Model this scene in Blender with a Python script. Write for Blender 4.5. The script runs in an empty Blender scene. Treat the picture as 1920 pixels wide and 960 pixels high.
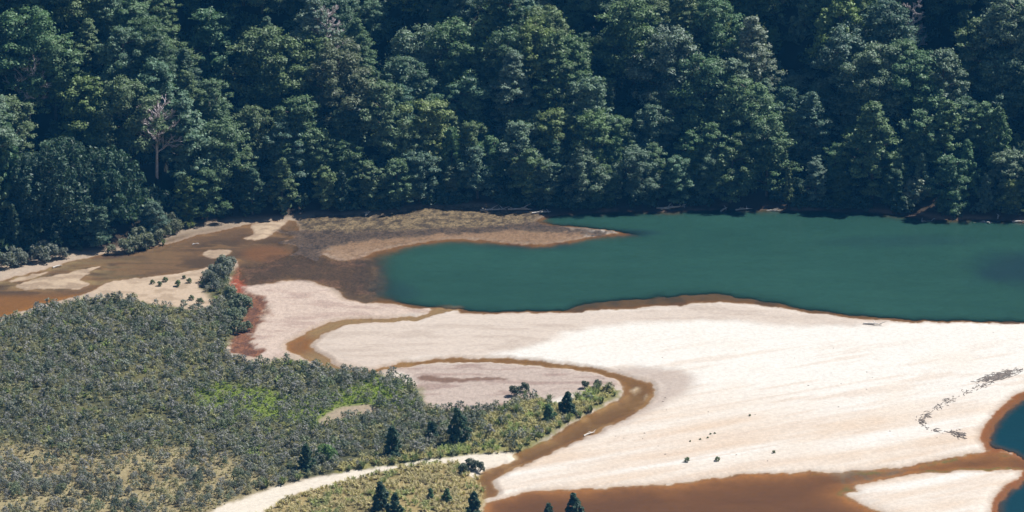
import bpy, math, random
import numpy as np
from mathutils import Vector, Matrix

# ------------------------------------------------------------------ camera, world, sun, exposure
SC = bpy.context.scene
COL = SC.collection
PITCH = math.radians(18.0)          # downward tilt
CAM_H = 261.0
FPX = 7818.0                        # focal length in pixels of a 1920 px wide picture
cam = bpy.data.cameras.new('camera'); camo = bpy.data.objects.new('camera', cam); COL.objects.link(camo)
camo.location = (0, 0, CAM_H); camo.rotation_euler = (math.pi/2 - PITCH, 0, 0)
cam.sensor_width = 36.0; cam.lens = FPX/1920*36.0
cam.clip_start = 1.0; cam.clip_end = 9000.0
SC.camera = camo

SUN_EL, SUN_AZ = math.radians(55), math.radians(62)      # azimuth from +Y (view direction) towards +X
w = bpy.data.worlds.new('World'); SC.world = w; w.use_nodes = True
nt = w.node_tree; nt.nodes.clear()
sky = nt.nodes.new('ShaderNodeTexSky'); sky.sky_type = 'NISHITA'; sky.sun_disc = False
sky.sun_elevation = SUN_EL; sky.sun_rotation = SUN_AZ; sky.air_density = 1.0; sky.dust_density = 0.3; sky.ozone_density = 1.5
bg = nt.nodes.new('ShaderNodeBackground'); bg.inputs[1].default_value = 0.05
wo = nt.nodes.new('ShaderNodeOutputWorld')
nt.links.new(sky.outputs[0], bg.inputs[0]); nt.links.new(bg.outputs[0], wo.inputs[0])
sd = bpy.data.lights.new('sun', 'SUN'); sd.energy = 5.0; sd.angle = math.radians(0.53); sd.color = (1.0, 0.965, 0.905)
so = bpy.data.objects.new('sun', sd); COL.objects.link(so)
sdir = Vector((math.sin(SUN_AZ)*math.cos(SUN_EL), math.cos(SUN_AZ)*math.cos(SUN_EL), math.sin(SUN_EL)))
so.rotation_euler = sdir.to_track_quat('Z', 'Y').to_euler(); so.location = (0, 700, 400)
SC.view_settings.view_transform = 'Standard'; SC.view_settings.look = 'None'
SC.view_settings.exposure = 0.55; SC.view_settings.gamma = 1.0
SC.render.engine = 'CYCLES'
SC.cycles.use_denoising = True
SC.cycles.max_bounces = 6; SC.cycles.diffuse_bounces = 3; SC.cycles.glossy_bounces = 2
SC.cycles.transparent_max_bounces = 12; SC.cycles.volume_bounces = 0
SC.cycles.caustics_reflective = False; SC.cycles.caustics_refractive = False

# ------------------------------------------------------------------ picking and projecting
cP, sP = math.cos(PITCH), math.sin(PITCH)
def ray(px, py):
    x = (px-960)/FPX; y = (480-py)/FPX
    return np.array([x, cP + y*sP, -sP + y*cP])
def at(px, py, z=0.15):
    d = ray(px, py); t = (z-CAM_H)/d[2]
    return np.array([d[0]*t, d[1]*t])
def proj(p):
    x, y, z = p[0], p[1], p[2]-CAM_H
    dep = y*cP - z*sP
    return 960 + FPX*x/dep, 480 - FPX*(y*sP + z*cP)/dep
def lin(c):
    c = np.asarray(c, float)/255.0
    return np.where(c <= 0.04045, c/12.92, ((c+0.055)/1.055)**2.4)

# ------------------------------------------------------------------ noise
def hash2(ix, iy, seed):
    h = (ix.astype(np.int64)*374761393 + iy.astype(np.int64)*668265263 + seed*974634) & 0xffffffff
    h = ((h ^ (h >> 13))*1274126177) & 0xffffffff
    return ((h ^ (h >> 16)) & 0xffff)/65535.0
def vnoise(x, y, seed=0):
    ix = np.floor(x); iy = np.floor(y); fx = x-ix; fy = y-iy
    fx = fx*fx*(3-2*fx); fy = fy*fy*(3-2*fy)
    a = hash2(ix, iy, seed); b = hash2(ix+1, iy, seed); c = hash2(ix, iy+1, seed); d = hash2(ix+1, iy+1, seed)
    return (a*(1-fx)+b*fx)*(1-fy) + (c*(1-fx)+d*fx)*fy
def fbm(x, y, seed=0, o=4):
    s = 0; a = 0.5; t = 0
    for k in range(o):
        s = s + a*vnoise(x*2**k, y*2**k, seed+k*17); t += a; a *= 0.5
    return s/t
def sm(a, b, x):
    t = np.clip((x-a)/(b-a), 0, 1); return t*t*(3-2*t)

# ------------------------------------------------------------------ outlines of the place (survey points)
def smooth_poly(pts, closed=True, sub=4):
    P = np.asarray(pts, float); n = len(P); out = []
    for i in range(n if closed else n-1):
        p0 = P[(i-1) % n] if closed or i > 0 else P[0]; p1 = P[i]; p2 = P[(i+1) % n]
        p3 = P[(i+2) % n] if closed or i < n-2 else P[n-1]
        for k in range(sub):
            t = k/sub
            out.append(0.5*((2*p1)+(-p0+p2)*t+(2*p0-5*p1+4*p2-p3)*t*t+(-p0+3*p1-3*p2+p3)*t**3))
    if not closed: out.append(P[-1])
    return np.array(out)
def world(pts, z=0.1, sub=4): return smooth_poly([at(x, y, z) for x, y in pts], True, sub)
MARG = 14.0
def sdf(X, Y, poly):
    """signed distance in metres, negative inside; beyond MARG metres of the outline's box it is MARG"""
    out = np.full(X.shape, MARG)
    lo = poly.min(0)-MARG; hi = poly.max(0)+MARG
    m = (X > lo[0]) & (X < hi[0]) & (Y > lo[1]) & (Y < hi[1])
    x = X[m]; y = Y[m]
    if len(x) == 0: return out
    d2 = np.full(x.shape, 1e9); ins = np.zeros(x.shape, bool)
    n = len(poly)
    for i in range(n):
        ax, ay = poly[i]; bx, by = poly[(i+1) % n]
        ex, ey = bx-ax, by-ay; L = ex*ex+ey*ey+1e-12
        t = np.clip(((x-ax)*ex+(y-ay)*ey)/L, 0, 1)
        dx = x-ax-t*ex; dy = y-ay-t*ey
        d2 = np.minimum(d2, dx*dx+dy*dy)
        if ay != by:
            c = ((ay > y) != (by > y)) & (x < (bx-ax)*(y-ay)/(by-ay)+ax)
            ins ^= c
    d = np.sqrt(d2); out[m] = np.where(ins, -d, d)
    return out

LAKE = [(1000,412),(1040,403),(1100,399),(1200,396),(1300,393),(1400,391),(1500,393),(1600,396),(1680,401),(1740,409),(1820,411),(1920,414),(2150,425),
        (2150,610),(1920,606),(1805,605),(1730,603),(1665,601),(1600,596),(1555,590),(1490,581),(1440,574),(1400,569),(1340,566),(1280,571),(1240,575),(1160,579),(1100,583),
        (1055,586),(985,587),(925,587),(865,586),(850,580),(820,578),(779,578),(756,573),(711,567),(670,564),(650,560),(660,535),(660,505),(672,487),(690,476),(720,466),(760,458),(800,452),
        (840,449),(880,448),(930,452),(970,457),(1010,456),(1050,452),(1100,443),(1140,438),(1158,436),(1110,429),(1070,426),(1020,422)]
LAKE_DEEP = [(1015,411),(1060,404),(1200,400),(1400,396),(1600,400),(1740,412),(1920,418),(2150,430),(2150,604),(1920,601),(1805,601),(1730,599),(1665,595),(1600,589),(1555,583),(1490,573),(1430,562),(1370,553),(1330,550),(1280,552),
        (1205,558),(1160,562),(1110,567),(1075,575),(1055,581),(985,582),(925,582),(870,580),(800,571),(756,567),(715,558),(700,540),(700,510),(702,492),(715,475),(760,462),(800,456),(840,453),(880,452),(930,456),(970,460),(1010,460),(1060,455),(1110,446),(1190,437),(1130,430),(1070,423),(1025,418)]
SHALLOW = [(0,525),(45,515),(95,500),(165,481),(225,473),(285,463),(330,453),(380,438),(435,428),(480,416),(545,413),(560,425),(560,450),(600,474),(640,488),(690,482),(730,520),(700,566),(660,562),(647,560),(632,543),
        (600,535),(575,526),(540,525),(500,531),(455,533),(444,512),(446,494),(430,486),(400,497),(350,508),(280,518),(235,523),(200,531),(172,547),(100,566),(50,581),(0,594),(-160,640),(-160,575)]
ISLANDS = [[(472,420),(510,415),(540,412),(530,425),(500,445),(470,449),(457,446),(477,437)],
           [(380,472),(400,467),(432,469),(420,477),(395,482)],
           [(30,534),(65,522),(110,516),(150,512),(165,512),(148,524),(168,532),(150,540),(90,543),(45,540)],
           [(100,516),(150,505),(190,500),(170,508),(130,515)],
           [(1180,731),(1196,723),(1204,727),(1192,738)], [(1206,742),(1212,736),(1216,741),(1208,748)], [(20,526),(60,514),(90,508),(70,517),(40,526)]]
STREAM_A = [(850,574),(866,578),(842,582),(822,588),(805,594),(780,601),(730,603),(677,605),(640,611),(615,622),(595,636),(583,648),(590,656),(610,668),(640,690),(640,700),(600,690),(570,672),(548,662),(535,650),(540,640),
            (562,630),(590,614),(625,603),(665,596),(730,595),(775,593),(797,588),(806,580),(820,574)]
STREAM_B = [(640,700),(690,692),(728,686),(760,679),(820,673),(880,670),(940,671),(1000,675),(1060,681),(1110,688),(1150,696),(1190,708),(1222,720),(1230,738),(1215,757),(1180,780),(1140,800),(1090,825),(1040,846),(1000,865),(960,880),(940,892),(925,905),(935,921),
            (905,935),(895,915),(888,896),(915,880),(960,862),(962,850),(1020,825),(1070,795),(1120,767),(1160,745),(1165,725),(1155,711),(1130,703),(1080,694),(1020,687),(940,681),(865,679),(790,683),(735,692),(690,700),(650,712)]
RIVER = [(905,945),(918,938),(940,932),(990,921),(1040,917),(1140,914),(1280,905),(1330,896),(1405,888),(1490,884),(1580,883),(1640,879),(1730,867),(1805,852),(1855,844),(1880,847),(1920,857),(1990,866),
         (1990,884),(1915,880),(1860,882),(1805,883),(1750,886),(1695,891),(1630,903),(1600,911),(1606,920),(1585,926),(1605,940),(1640,955),(1700,980),(1740,1020),(1740,1090),(850,1090),(900,1000)]
LAGOON = [(2150,660),(2000,700),(1920,731),(1890,750),(1860,780),(1842,805),(1838,825),(1850,844),(1885,848),(1925,862),(1925,878),(1914,884),(1910,896),(1880,916),(1862,940),(1858,965),(1870,1010),(1850,1090),(2300,1090),(2300,660)]
LAGOON_DEEP = [(2150,672),(2000,712),(1925,742),(1895,763),(1872,788),(1857,812),(1858,834),(1892,846),(1930,862),(1932,884),(1918,900),(1892,920),(1874,943),(1870,968),(1890,1020),(1890,1090),(2300,1090),(2300,680)]
MUD_OLIVE = [(560,414),(600,404),(660,405),(740,397),(800,389),(885,386),(930,392),(1000,402),(1003,412),(970,422),(880,426),(800,430),(700,434),(640,438),(590,434),(560,426)]
MUD_DARK = [(520,432),(600,432),(700,432),(800,429),(900,424),(985,413),(1060,425),(1155,436),(1100,443),(1010,434),(900,440),(800,443),(700,451),(640,461),(610,471),(592,490),(560,478),(535,482),(560,462),(515,456),(552,444)]
MUD_PEACH = [(608,472),(640,460),(700,450),(800,441),(900,437),(960,431),(1010,434),(1100,439),(1050,452),(970,457),(880,448),(800,452),(740,461),(690,478),(670,486),(630,485)]
MUD_WET = [(440,506),(480,494),(540,474),(590,478),(640,488),(690,486),(715,520),(700,556),(655,548),(600,531),(540,521),(500,529),(450,531)]
RED = [(443,500),(452,525),(450,540),(478,556),(497,562),(502,580),(492,600),(475,625),(470,645),(492,660),(482,670),(435,662),(425,640),(440,620),(455,600),(450,580),(440,550),(430,530)]
PINK = [(452,532),(540,524),(600,535),(647,561),(711,567),(780,578),(806,582),(795,588),(730,594),(665,596),(620,604),(560,628),(535,650),(545,664),(480,672),(470,645),(478,622),(495,598),(503,578),(478,556),(450,545)]
LOOP_PINK = [(735,692),(800,684),(900,681),(1000,686),(1090,697),(1150,710),(1160,730),(1060,745),(960,765),(800,770),(770,710)]
DAMP = [(610,670),(580,650),(600,628),(650,606),(780,602),(840,586),(1060,587),(1240,577),(1340,568),(1440,576),(1555,592),(1665,603),(1620,612),(1455,611),(1380,603),(1280,604),(1140,612),(1065,625),(1040,636),(965,658),(900,668),(780,674),(700,690)]
DAMP_BEND = [(1150,694),(1230,690),(1300,705),(1290,735),(1240,765),(1180,792),(1090,832),(1080,826),(1180,778),(1228,742),(1222,718)]
TRACK = [(330,1000),(405,958),(450,940),(500,921),(560,906),(640,889),(720,878),(800,866),(880,856),(962,850),(962,862),(915,879),(888,896),(870,884),(860,871),(790,873),(715,886),(640,908),(545,932),(500,960),(440,1000)]
GRASS_NEAR = [(440,1000),(500,960),(545,932),(640,908),(715,886),(790,873),(855,872),(872,886),(900,893),(900,908),(912,928),(905,950),(900,1000),(850,1090),(400,1090)]
SCRUB = [(-160,660),(0,606),(50,592),(100,577),(165,564),(230,562),(300,574),(372,583),(405,568),(385,552),(376,532),(398,505),(420,496),(438,502),(432,520),(430,545),(455,566),(462,585),(445,615),(425,650),
         (440,672),(490,684),(540,678),(600,688),(660,694),(720,706),(768,722),(798,758),(830,770),(900,770),(950,760),(968,748),(1010,748),(1060,757),(1090,742),(1110,730),(1150,732),(1158,742),
         (1118,765),(1068,793),(1018,823),(958,850),(880,855),(800,864),(720,876),(640,887),(560,904),(500,919),(450,938),(405,957),(330,1000),(300,1090),(-160,1090)]
BELT = [(880,830),(905,790),(960,770),(1010,752),(1060,757),(1090,742),(1110,730),(1150,732),(1158,742),(1118,765),(1068,793),(1018,823),(958,850),(880,855),(800,864),(720,876),(640,887),(640,872),(740,858),(820,845)]
GREEN = [(360,735),(400,722),(480,730),(560,745),(640,735),(700,712),(760,735),(755,770),(700,765),(640,785),(590,802),(520,790),(440,785),(380,765)]
BARE = [(600,790),(640,766),(695,764),(700,776),(650,786),(610,800)]
TAN = [(-160,835),(0,838),(90,842),(180,855),(300,842),(380,850),(440,862),(470,890),(520,905),(450,940),(405,958),(330,1000),(-160,1000)]
SHELF = [(170,549),(200,531),(235,523),(280,518),(350,508),(400,496),(420,540),(400,580),(300,575),(220,560)]
WP = {k: world(v) for k, v in dict(lake=LAKE, deep=LAKE_DEEP, shallow=SHALLOW, sa=STREAM_A, sb=STREAM_B, river=RIVER, lagoon=LAGOON, ldeep=LAGOON_DEEP, olive=MUD_OLIVE,
      dark=MUD_DARK, peach=MUD_PEACH, wet=MUD_WET, red=RED, pink=PINK, lpink=LOOP_PINK, damp=DAMP, dampb=DAMP_BEND, track=TRACK, gnear=GRASS_NEAR, scrub=SCRUB, belt=BELT,
      green=GREEN, bare=BARE, tan=TAN, shelf=SHELF).items()}
WI = [world(p) for p in ISLANDS]
SHORE = [(-400,610),(-160,545),(0,498),(65,486),(125,474),(200,468),(240,464),(285,453),(320,434),(360,424),(435,412),(480,409),(540,407),(595,400),(640,402),(740,393),(790,386),(885,383),(950,388),(1040,392),(1140,391),(1230,388),(1300,386),(1400,385),(1500,388),(1600,391),(1680,397),(1740,404),(1820,407),(1920,410),(2150,420),(2500,440)]
SW = np.array([at(x, y, 0.2) for x, y in SHORE])
def shore_y(x): return np.interp(x, SW[:, 0], SW[:, 1])

def hill(x, y):
    s = y - shore_y(x)
    sp = np.maximum(s, 0)
    base = 0.3 + 0.35*np.minimum(sp, 4) + 0.68*np.maximum(sp-4, 0)
    ridge = np.cos(2*np.pi*(x + 0.9*sp - 64.5)/39.0 + 1.6*(fbm(x/60, sp/60, 5)-0.5))
    h = base + 6.5*ridge*sm(6, 28, sp) + 2.5*(fbm(x/16, y/16, 9)-0.5)*sm(3, 12, sp)
    h = np.where(h > 130, 130 + (h-130)*0.25, h)
    return np.minimum(h, 215 + 15*fbm(x/200, y/200, 3)), s

# ------------------------------------------------------------------ one sheet of terrain: heights and colours
def axis(lo, hi, step, far_lo, far_hi):
    a = np.arange(lo, hi+1e-6, step); g = [a]
    left = []; v = lo; st = step
    while v > far_lo: st *= 1.35; v -= st; left.append(max(v, far_lo))
    right = []; v = hi; st = step
    while v < far_hi: st *= 1.35; v += st; right.append(min(v, far_hi))
    return np.concatenate([np.array(left[::-1]), a, np.array(right)])
XS = axis(-124, 124, 0.36, -1900, 1900)
YS = axis(642, 846, 0.62, -300, 2800)
NX, NY = len(XS), len(YS)
GX, GY = [g.ravel() for g in np.meshgrid(XS, YS)]
inner = (GX > -135) & (GX < 135) & (GY > 620) & (GY < 870)
x = GX[inner]; y = GY[inner]
n1 = fbm(x/2.6, y/3.4, 1)-0.5; n2 = fbm(x/2.6+40, y/3.4+9, 2)-0.5
n3 = fbm(x/0.8, y/1.1, 3)-0.5; n4 = fbm(x/0.8+7, y/1.1+3, 4)-0.5
wx = x + 1.1*n1 + 0.7*n3; wy = y + 2.2*n2 + 1.1*n4                                   # uneven natural edges
f1 = fbm(x/1.1, y/1.7, 21)-0.5
S = {k: sdf(wx, wy, p) for k, p in WP.items()}
isl = np.minimum.reduce([sdf(wx, wy, p) for p in WI])
water = np.minimum.reduce([S['lake'], S['shallow'], S['sa'], S['sb'], S['river'], S['lagoon']])
water = np.maximum(water, -isl)
hz, s_in = hill(x, y)
land = 0.02 + 0.28*sm(0, 3.0, water) + 0.10*(fbm(x/7, y/9, 31)-0.5)*sm(0.5, 4, water)
veg = np.minimum(S['scrub'], S['gnear'])
land += 0.18*sm(0.5, -1.5, veg)
sbk = np.minimum(S['sa'], S['sb'])
land += 0.20*sm(0.05, 0.7, water)*sm(2.2, 0.7, sbk)
z = np.where(water > 0, land, -0.16*sm(0, 2.6, -water) - 0.05*np.clip(f1+0.1, 0, 1))
dpx = y*cP + CAM_H*sP; PX = 960 + FPX*x/dpx; PY = 480 - FPX*(y*sP - CAM_H*cP)/dpx      # survey grid of each point at water level
slope = 0.15 + 0.30*sm(690, 820, PX)
S['deep'] = S['deep'] + 5.0*(fbm(x/4, y/8, 34)-0.5)*sm(800, 700, PX)
z = np.where(S['deep'] < 0, z - slope*np.minimum(-S['deep'], 8) - 0.10*(fbm(x/6, y/9, 33)-0.5)*sm(0, 3, -S['deep']), z)
z = np.where(S['river'] < 0, z - 0.85*sm(0.5, 12.0, -S['river'])*(0.2+1.6*fbm(x/11, y/6, 35)**1.5) - 0.1*(fbm(x/3, y/2, 36)-0.4), z)
z = np.where(S['sb'] < 0, z - 0.35*sm(0.6, 2.8, -S['sb'])*fbm(x/4, y/4, 37)*1.6, z)
z = np.where(S['ldeep'] < 0, z - 1.3*np.clip(-S['ldeep'] + 2.2*(fbm(x/1.6, y/2.2, 38)-0.5), 0, 6), z)
mud = np.minimum.reduce([S['olive'], S['dark'], S['peach']])
mz = 0.05 + 0.10*(fbm(x/1.5, y/1.5, 41)-0.5) + 0.03*sm(0, 2, -S['olive']) + 0.04*sm(0, -1, S['peach'])
mm = sm(0.6, -0.8, mud)
z = z*(1-mm) + mz*mm
rr = sm(0.4, -0.8, S['red']); z = z*(1-rr) + (0.01+0.08*(fbm(x/1.2, y/1.5, 43)))*rr
z = np.where(s_in > -1.5, np.maximum(z, np.where(s_in > 0, hz, 0.3*sm(-1.5, 0, s_in))), z)
Z = np.zeros(GX.shape)
ho, so_ = hill(GX, GY)
Z = np.where(so_ > 0, ho, 0.3)
nearhill = 248*np.clip(1-GY/600, 0, 1.0)**1.5                       # the lookout hill under the camera
Z = np.where(GY < 600, np.maximum(0.3, np.minimum(nearhill, 248)), Z)
Z = np.where(np.abs(GX) > 300, Z + 0.1*np.minimum(np.abs(GX)-300, 600)*0.8, Z)
Z = np.minimum(Z, 252)
# beside the frame the lake, the river and the lagoon run on as in view
Zo = Z.copy(); Z[inner] = z

K = 1.72                                                            # sunlit brightness of a white surface here
def C(r, g, b): return lin((r, g, b))/K
col = np.tile(C(255, 249, 240), (len(x), 1)); wet = np.zeros(len(x))
def paint(mask, c, wv=None):
    global col, wet
    m = np.clip(mask, 0, 1)
    col = col*(1-m[:, None]) + c*m[:, None]
    if wv is not None: wet = wet*(1-m) + wv*m
def lay(k, c, soft=0.8, amt=1.0, wv=None, noise=0.0): paint(amt*sm(soft, -soft, S[k]+noise*f1*4), C(*c), wv)
# dry sand: bright heart, cream tide streaks towards the river
ang = 0.28; u = x*math.cos(ang)+y*math.sin(ang)*0.6; v = -x*math.sin(ang)+y*math.cos(ang)*0.6
streak = fbm(u/30, v/2.2, 51)
low = sm(735, 700, y)
paint(low*(0.30+1.9*(streak-0.40)), C(240, 217, 194)); paint(0.5*sm(0.55, 0.68, fbm(u/14, v/0.9, 52))*sm(760, 735, y), C(236, 214, 194))
paint(0.5*sm(0.55, 0.75, fbm(x/14, y/20, 53)), C(250, 236, 220))
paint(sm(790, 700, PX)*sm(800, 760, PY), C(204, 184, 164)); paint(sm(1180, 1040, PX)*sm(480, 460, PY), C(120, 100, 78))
lay('damp', (228, 211, 196), 2.2, 0.95); paint(sm(1.5, -2.0, S['damp'])*sm(0.5, 0.72, fbm(x/9, y/2.2, 55))*0.6, C(206, 188, 172))
lay('dampb', (205, 186, 172), 2.0, 0.85, 0.1)
lay('pink', (222, 200, 184), 1.2); paint(sm(1.0, -1.0, S['pink'])*sm(0.5, 0.7, fbm(x/6, y/2, 57))*0.7, C(196, 170, 156))
lay('lpink', (208, 189, 176), 1.2); paint(sm(1.0, -1.0, S['lpink'])*sm(0.52, 0.7, fbm(x/8, y/1.6, 58))*0.8, C(178, 152, 140))
paint(sm(1.6, 0.2, np.abs(water))*sm(-0.2, 0.2, water)*0.55, C(196, 172, 150), 0.3)   # damp margin
# far bank and left shelf
paint(sm(-7, -2, s_in)*0.8*sm(1050, 900, PX), C(192, 172, 150)); paint(sm(-7, -2, s_in)*sm(900, 1050, PX), C(88, 72, 60)); paint(sm(-7, -2, s_in)*sm(900, 1050, PX)*sm(0.55, 0.7, fbm(x/6, y/6, 60))*0.8, C(170, 140, 116))  # dark brown along the lake stands in for shade under overhanging plants
lay('shelf', (218, 194, 168), 1.0); paint(sm(0.8, -0.8, S['shelf'])*sm(0.5, 0.65, fbm(x/2.5, y/1.6, 56))*0.6, C(180, 156, 130))
paint(sm(0.8, -0.8, isl)*sm(1000, 700, PX), C(212, 188, 160))
paint(sm(0.5, -0.5, isl)*sm(0.45, 0.6, fbm(x/3, y/1.5, 59))*sm(1000, 700, PX)*0.7, C(170, 146, 122))
# bed colours under the water
bed = sm(0.3, -0.6, water)
paint(bed, C(150, 108, 66), 0.6)
paint(bed*sm(0.5, 0.7, fbm(x/5, y/9, 61)), C(118, 84, 56))
paint(bed*sm(0.3, -1, S['sa']), C(190, 164, 128)); paint(bed*sm(0.3, -1, S['sa'])*sm(60, 20, np.hypot(PX-552, (PY-645)*2)), C(176, 122, 66)); paint(bed*sm(0.3, -1, S['sb']), C(168, 128, 80))
paint(bed*sm(0.3, -1, S['sb'])*sm(0.52, 0.68, fbm(x/4, y/4, 63)), C(196, 160, 112))
paint(bed*sm(0.3, -1, S['river']), C(206, 146, 80)); paint(bed*sm(0.3, -1, S['river'])*sm(0.45, 0.7, fbm(x/9, y/7, 65))*0.7, C(160, 112, 60))
paint(bed*sm(0.3, -1, S['lagoon']), C(176, 118, 64))
sh = bed*sm(0.3, -1, S['shallow'])
paint(sh, C(150, 124, 102)); paint(sh*sm(0.45, 0.62, fbm(x/10, y/5, 67)), C(116, 98, 86)); paint(sh*sm(0.56, 0.68, fbm(x/7, y/2.5, 68)), C(176, 146, 116))
left = sm(330, 120, PX)
paint(sh*left*sm(545, 560, PY), C(196, 142, 78)); paint(sh*left*sm(548, 535, PY)*sm(0.42, 0.6, fbm(x/12, y/3, 69)), C(188, 172, 140))
paint(sh*sm(60, 30, np.hypot(PX-500, (PY-475)*3))*0.7, C(186, 132, 92))
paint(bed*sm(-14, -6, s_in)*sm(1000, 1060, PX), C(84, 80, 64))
rif = world([(1560,884),(1640,881),(1700,876),(1690,886),(1640,896),(1600,905),(1570,898)]); rfd = sdf(wx, wy, rif)
paint(sm(1.0, -1.2, rfd)*(0.4+0.6*sm(0.4, 0.6, fbm(x/0.8, y/1.2, 64))), C(170, 152, 136))
paint(sm(0.9, 0.1, np.abs(S['river']+1.2))*sm(0.5, 0.62, fbm(x/4, y/4, 66))*sm(1500, 1600, PX), C(150, 146, 84))
# mud flat
lay('wet', (100, 82, 72), 2.6, 0.85, 0.7, 1.4)
paint(sm(1, -1, S['wet'])*sm(0.6, 0.7, fbm(x/2.5, y/2.5, 71))*0.8, C(150, 118, 104))
lay('olive', (126, 108, 80), 1.6, 1.0, 0.25, 0.9); lay('dark', (92, 76, 62), 1.8, 0.95, 0.4, 1.3)
mt = fbm(x/0.9, y/1.1, 73)
paint(sm(0.5, -1, np.minimum(S['olive'], S['dark']))*sm(0.5, 0.68, mt)*0.75, C(58, 48, 40)); paint(sm(0.5, -1, S['olive'])*sm(0.52, 0.35, mt)*0.6, C(150, 130, 98))
lay('peach', (160, 128, 98), 1.5, 0.85, 0.2, 1.2); paint(sm(0.5, -1, S['peach'])*sm(0.55, 0.7, mt)*0.6, C(120, 92, 68))
lay('red', (144, 96, 68), 0.9, 1.0, 0.3, 0.9); paint(sm(0.3, -1, S['red'])*sm(0.5, 0.65, mt), C(112, 76, 58))
paint(sm(22, 8, np.hypot(PX-447, (PY-535)))*0.8*sm(0.3, 0.55, mt), C(178, 84, 52), 0.2)
paint(sm(2.0, 0.4, np.abs(S['lagoon']))*sm(0.4, -0.4, water)*(0.5+0.5*sm(0.35, 0.6, fbm(x/1.5, y/2, 74))), C(176, 112, 58))
# streak of damp mud inside the meander
stk = world([(790,708),(850,711),(940,710),(945,714),(880,717),(820,720),(795,716)]); paint(sm(0.5, -0.3, sdf(wx, wy, stk)), C(140, 110, 92), 0.3)
# ground under the plants
gn = fbm(x/3, y/4, 81)
lay('scrub', (116, 112, 74), 0.9, 1.0, 0, 0.4); paint(sm(0.5, -0.8, S['scrub'])*sm(0.45, 0.65, gn), C(92, 92, 62))
lay('tan', (186, 170, 128), 4.0, 0.9, 0, 0.6); paint(sm(3, -3, S['tan'])*sm(0.5, 0.7, gn)*0.7, C(136, 118, 80))
lay('green', (128, 146, 62), 4.0, 0.8, 0, 1.4); lay('belt', (156, 150, 90), 1.0, 0.9, 0, 0.5)
lay('bare', (190, 170, 148), 0.8, 0.9); lay('gnear', (178, 158, 108), 0.8, 1.0, 0, 0.5); paint(sm(0.5, -0.8, S['gnear'])*sm(0.5, 0.7, gn)*0.8, C(140, 126, 82))
lay('track', (248, 236, 218), 0.6, 1.0, 0)
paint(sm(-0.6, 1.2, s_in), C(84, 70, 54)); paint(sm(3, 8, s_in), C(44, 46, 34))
speck = np.maximum.reduce([sm(0.8, -0.8, mud)*(1-0.55*sm(0.5, -0.5, S['peach'])), 0.9*sm(1.0, -0.6, S['wet']), 0.8*sm(0.5, -0.5, S['red']), 0.35*sm(0.5, -0.5, veg), 0.28*sm(1, -1, np.minimum(S['pink'], S['lpink']))])
SPK = np.zeros(len(GX)); SPK[inner] = speck
COLR = np.tile(C(44, 46, 34), (len(GX), 1)); WET = np.zeros(len(GX))
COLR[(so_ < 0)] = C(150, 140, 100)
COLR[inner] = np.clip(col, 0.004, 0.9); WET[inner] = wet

# ------------------------------------------------------------------ materials
def mat(name):
    m = bpy.data.materials.new(name); m.use_nodes = True; m.node_tree.nodes.clear(); return m, m.node_tree
def N(t, ty, **kw):
    n = t.nodes.new(ty)
    for k, v in kw.items(): setattr(n, k, v)
    return n
def ground_material():
    m, t = mat('sand_and_mud'); L = t.links.new
    at_ = N(t, 'ShaderNodeAttribute', attribute_name='Col'); wa = N(t, 'ShaderNodeAttribute', attribute_name='wet')
    geo = N(t, 'ShaderNodeNewGeometry')
    n1 = N(t, 'ShaderNodeTexNoise'); n1.inputs['Scale'].default_value = 1.6; n1.inputs['Detail'].default_value = 8; n1.inputs['Roughness'].default_value = 0.7
    L(geo.outputs['Position'], n1.inputs['Vector'])
    mr = N(t, 'ShaderNodeMapRange'); mr.inputs[1].default_value = 0.3; mr.inputs[2].default_value = 0.7; mr.inputs[3].default_value = 0.80; mr.inputs[4].default_value = 1.10
    L(n1.outputs[0], mr.inputs[0])
    sp = N(t, 'ShaderNodeAttribute', attribute_name='speck')
    mp = N(t, 'ShaderNodeMapping'); mp.inputs['Scale'].default_value = (1.0, 0.55, 1.0); L(geo.outputs['Position'], mp.inputs[0])
    n2 = N(t, 'ShaderNodeTexNoise'); n2.inputs['Scale'].default_value = 1.9; n2.inputs['Detail'].default_value = 10; n2.inputs['Roughness'].default_value = 0.8; L(mp.outputs[0], n2.inputs['Vector'])
    r2_ = N(t, 'ShaderNodeMapRange'); r2_.inputs[1].default_value = 0.40; r2_.inputs[2].default_value = 0.60; r2_.inputs[3].default_value = 0.42; r2_.inputs[4].default_value = 1.45; L(n2.outputs[0], r2_.inputs[0])
    mxf = N(t, 'ShaderNodeMix'); mxf.data_type = 'FLOAT'; L(sp.outputs['Fac'], mxf.inputs[0]); L(mr.outputs[0], mxf.inputs[2]); L(r2_.outputs[0], mxf.inputs[3])
    mx = N(t, 'ShaderNodeVectorMath', operation='SCALE'); L(at_.outputs['Color'], mx.inputs[0]); L(mxf.outputs[0], mx.inputs['Scale'])
    b = N(t, 'ShaderNodeBsdfPrincipled'); L(mx.outputs[0], b.inputs['Base Color'])
    r = N(t, 'ShaderNodeMapRange'); r.inputs[3].default_value = 0.95; r.inputs[4].default_value = 0.45; L(wa.outputs['Fac'], r.inputs[0]); L(r.outputs[0], b.inputs['Roughness'])
    b.inputs['Specular IOR Level'].default_value = 0.2
    bp = N(t, 'ShaderNodeBump'); bp.inputs['Strength'].default_value = 0.5; bp.inputs['Distance'].default_value = 0.12; L(n1.outputs[0], bp.inputs['Height']); L(bp.outputs[0], b.inputs['Normal'])
    o = N(t, 'ShaderNodeOutputMaterial'); L(b.outputs[0], o.inputs[0]); return m
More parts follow.
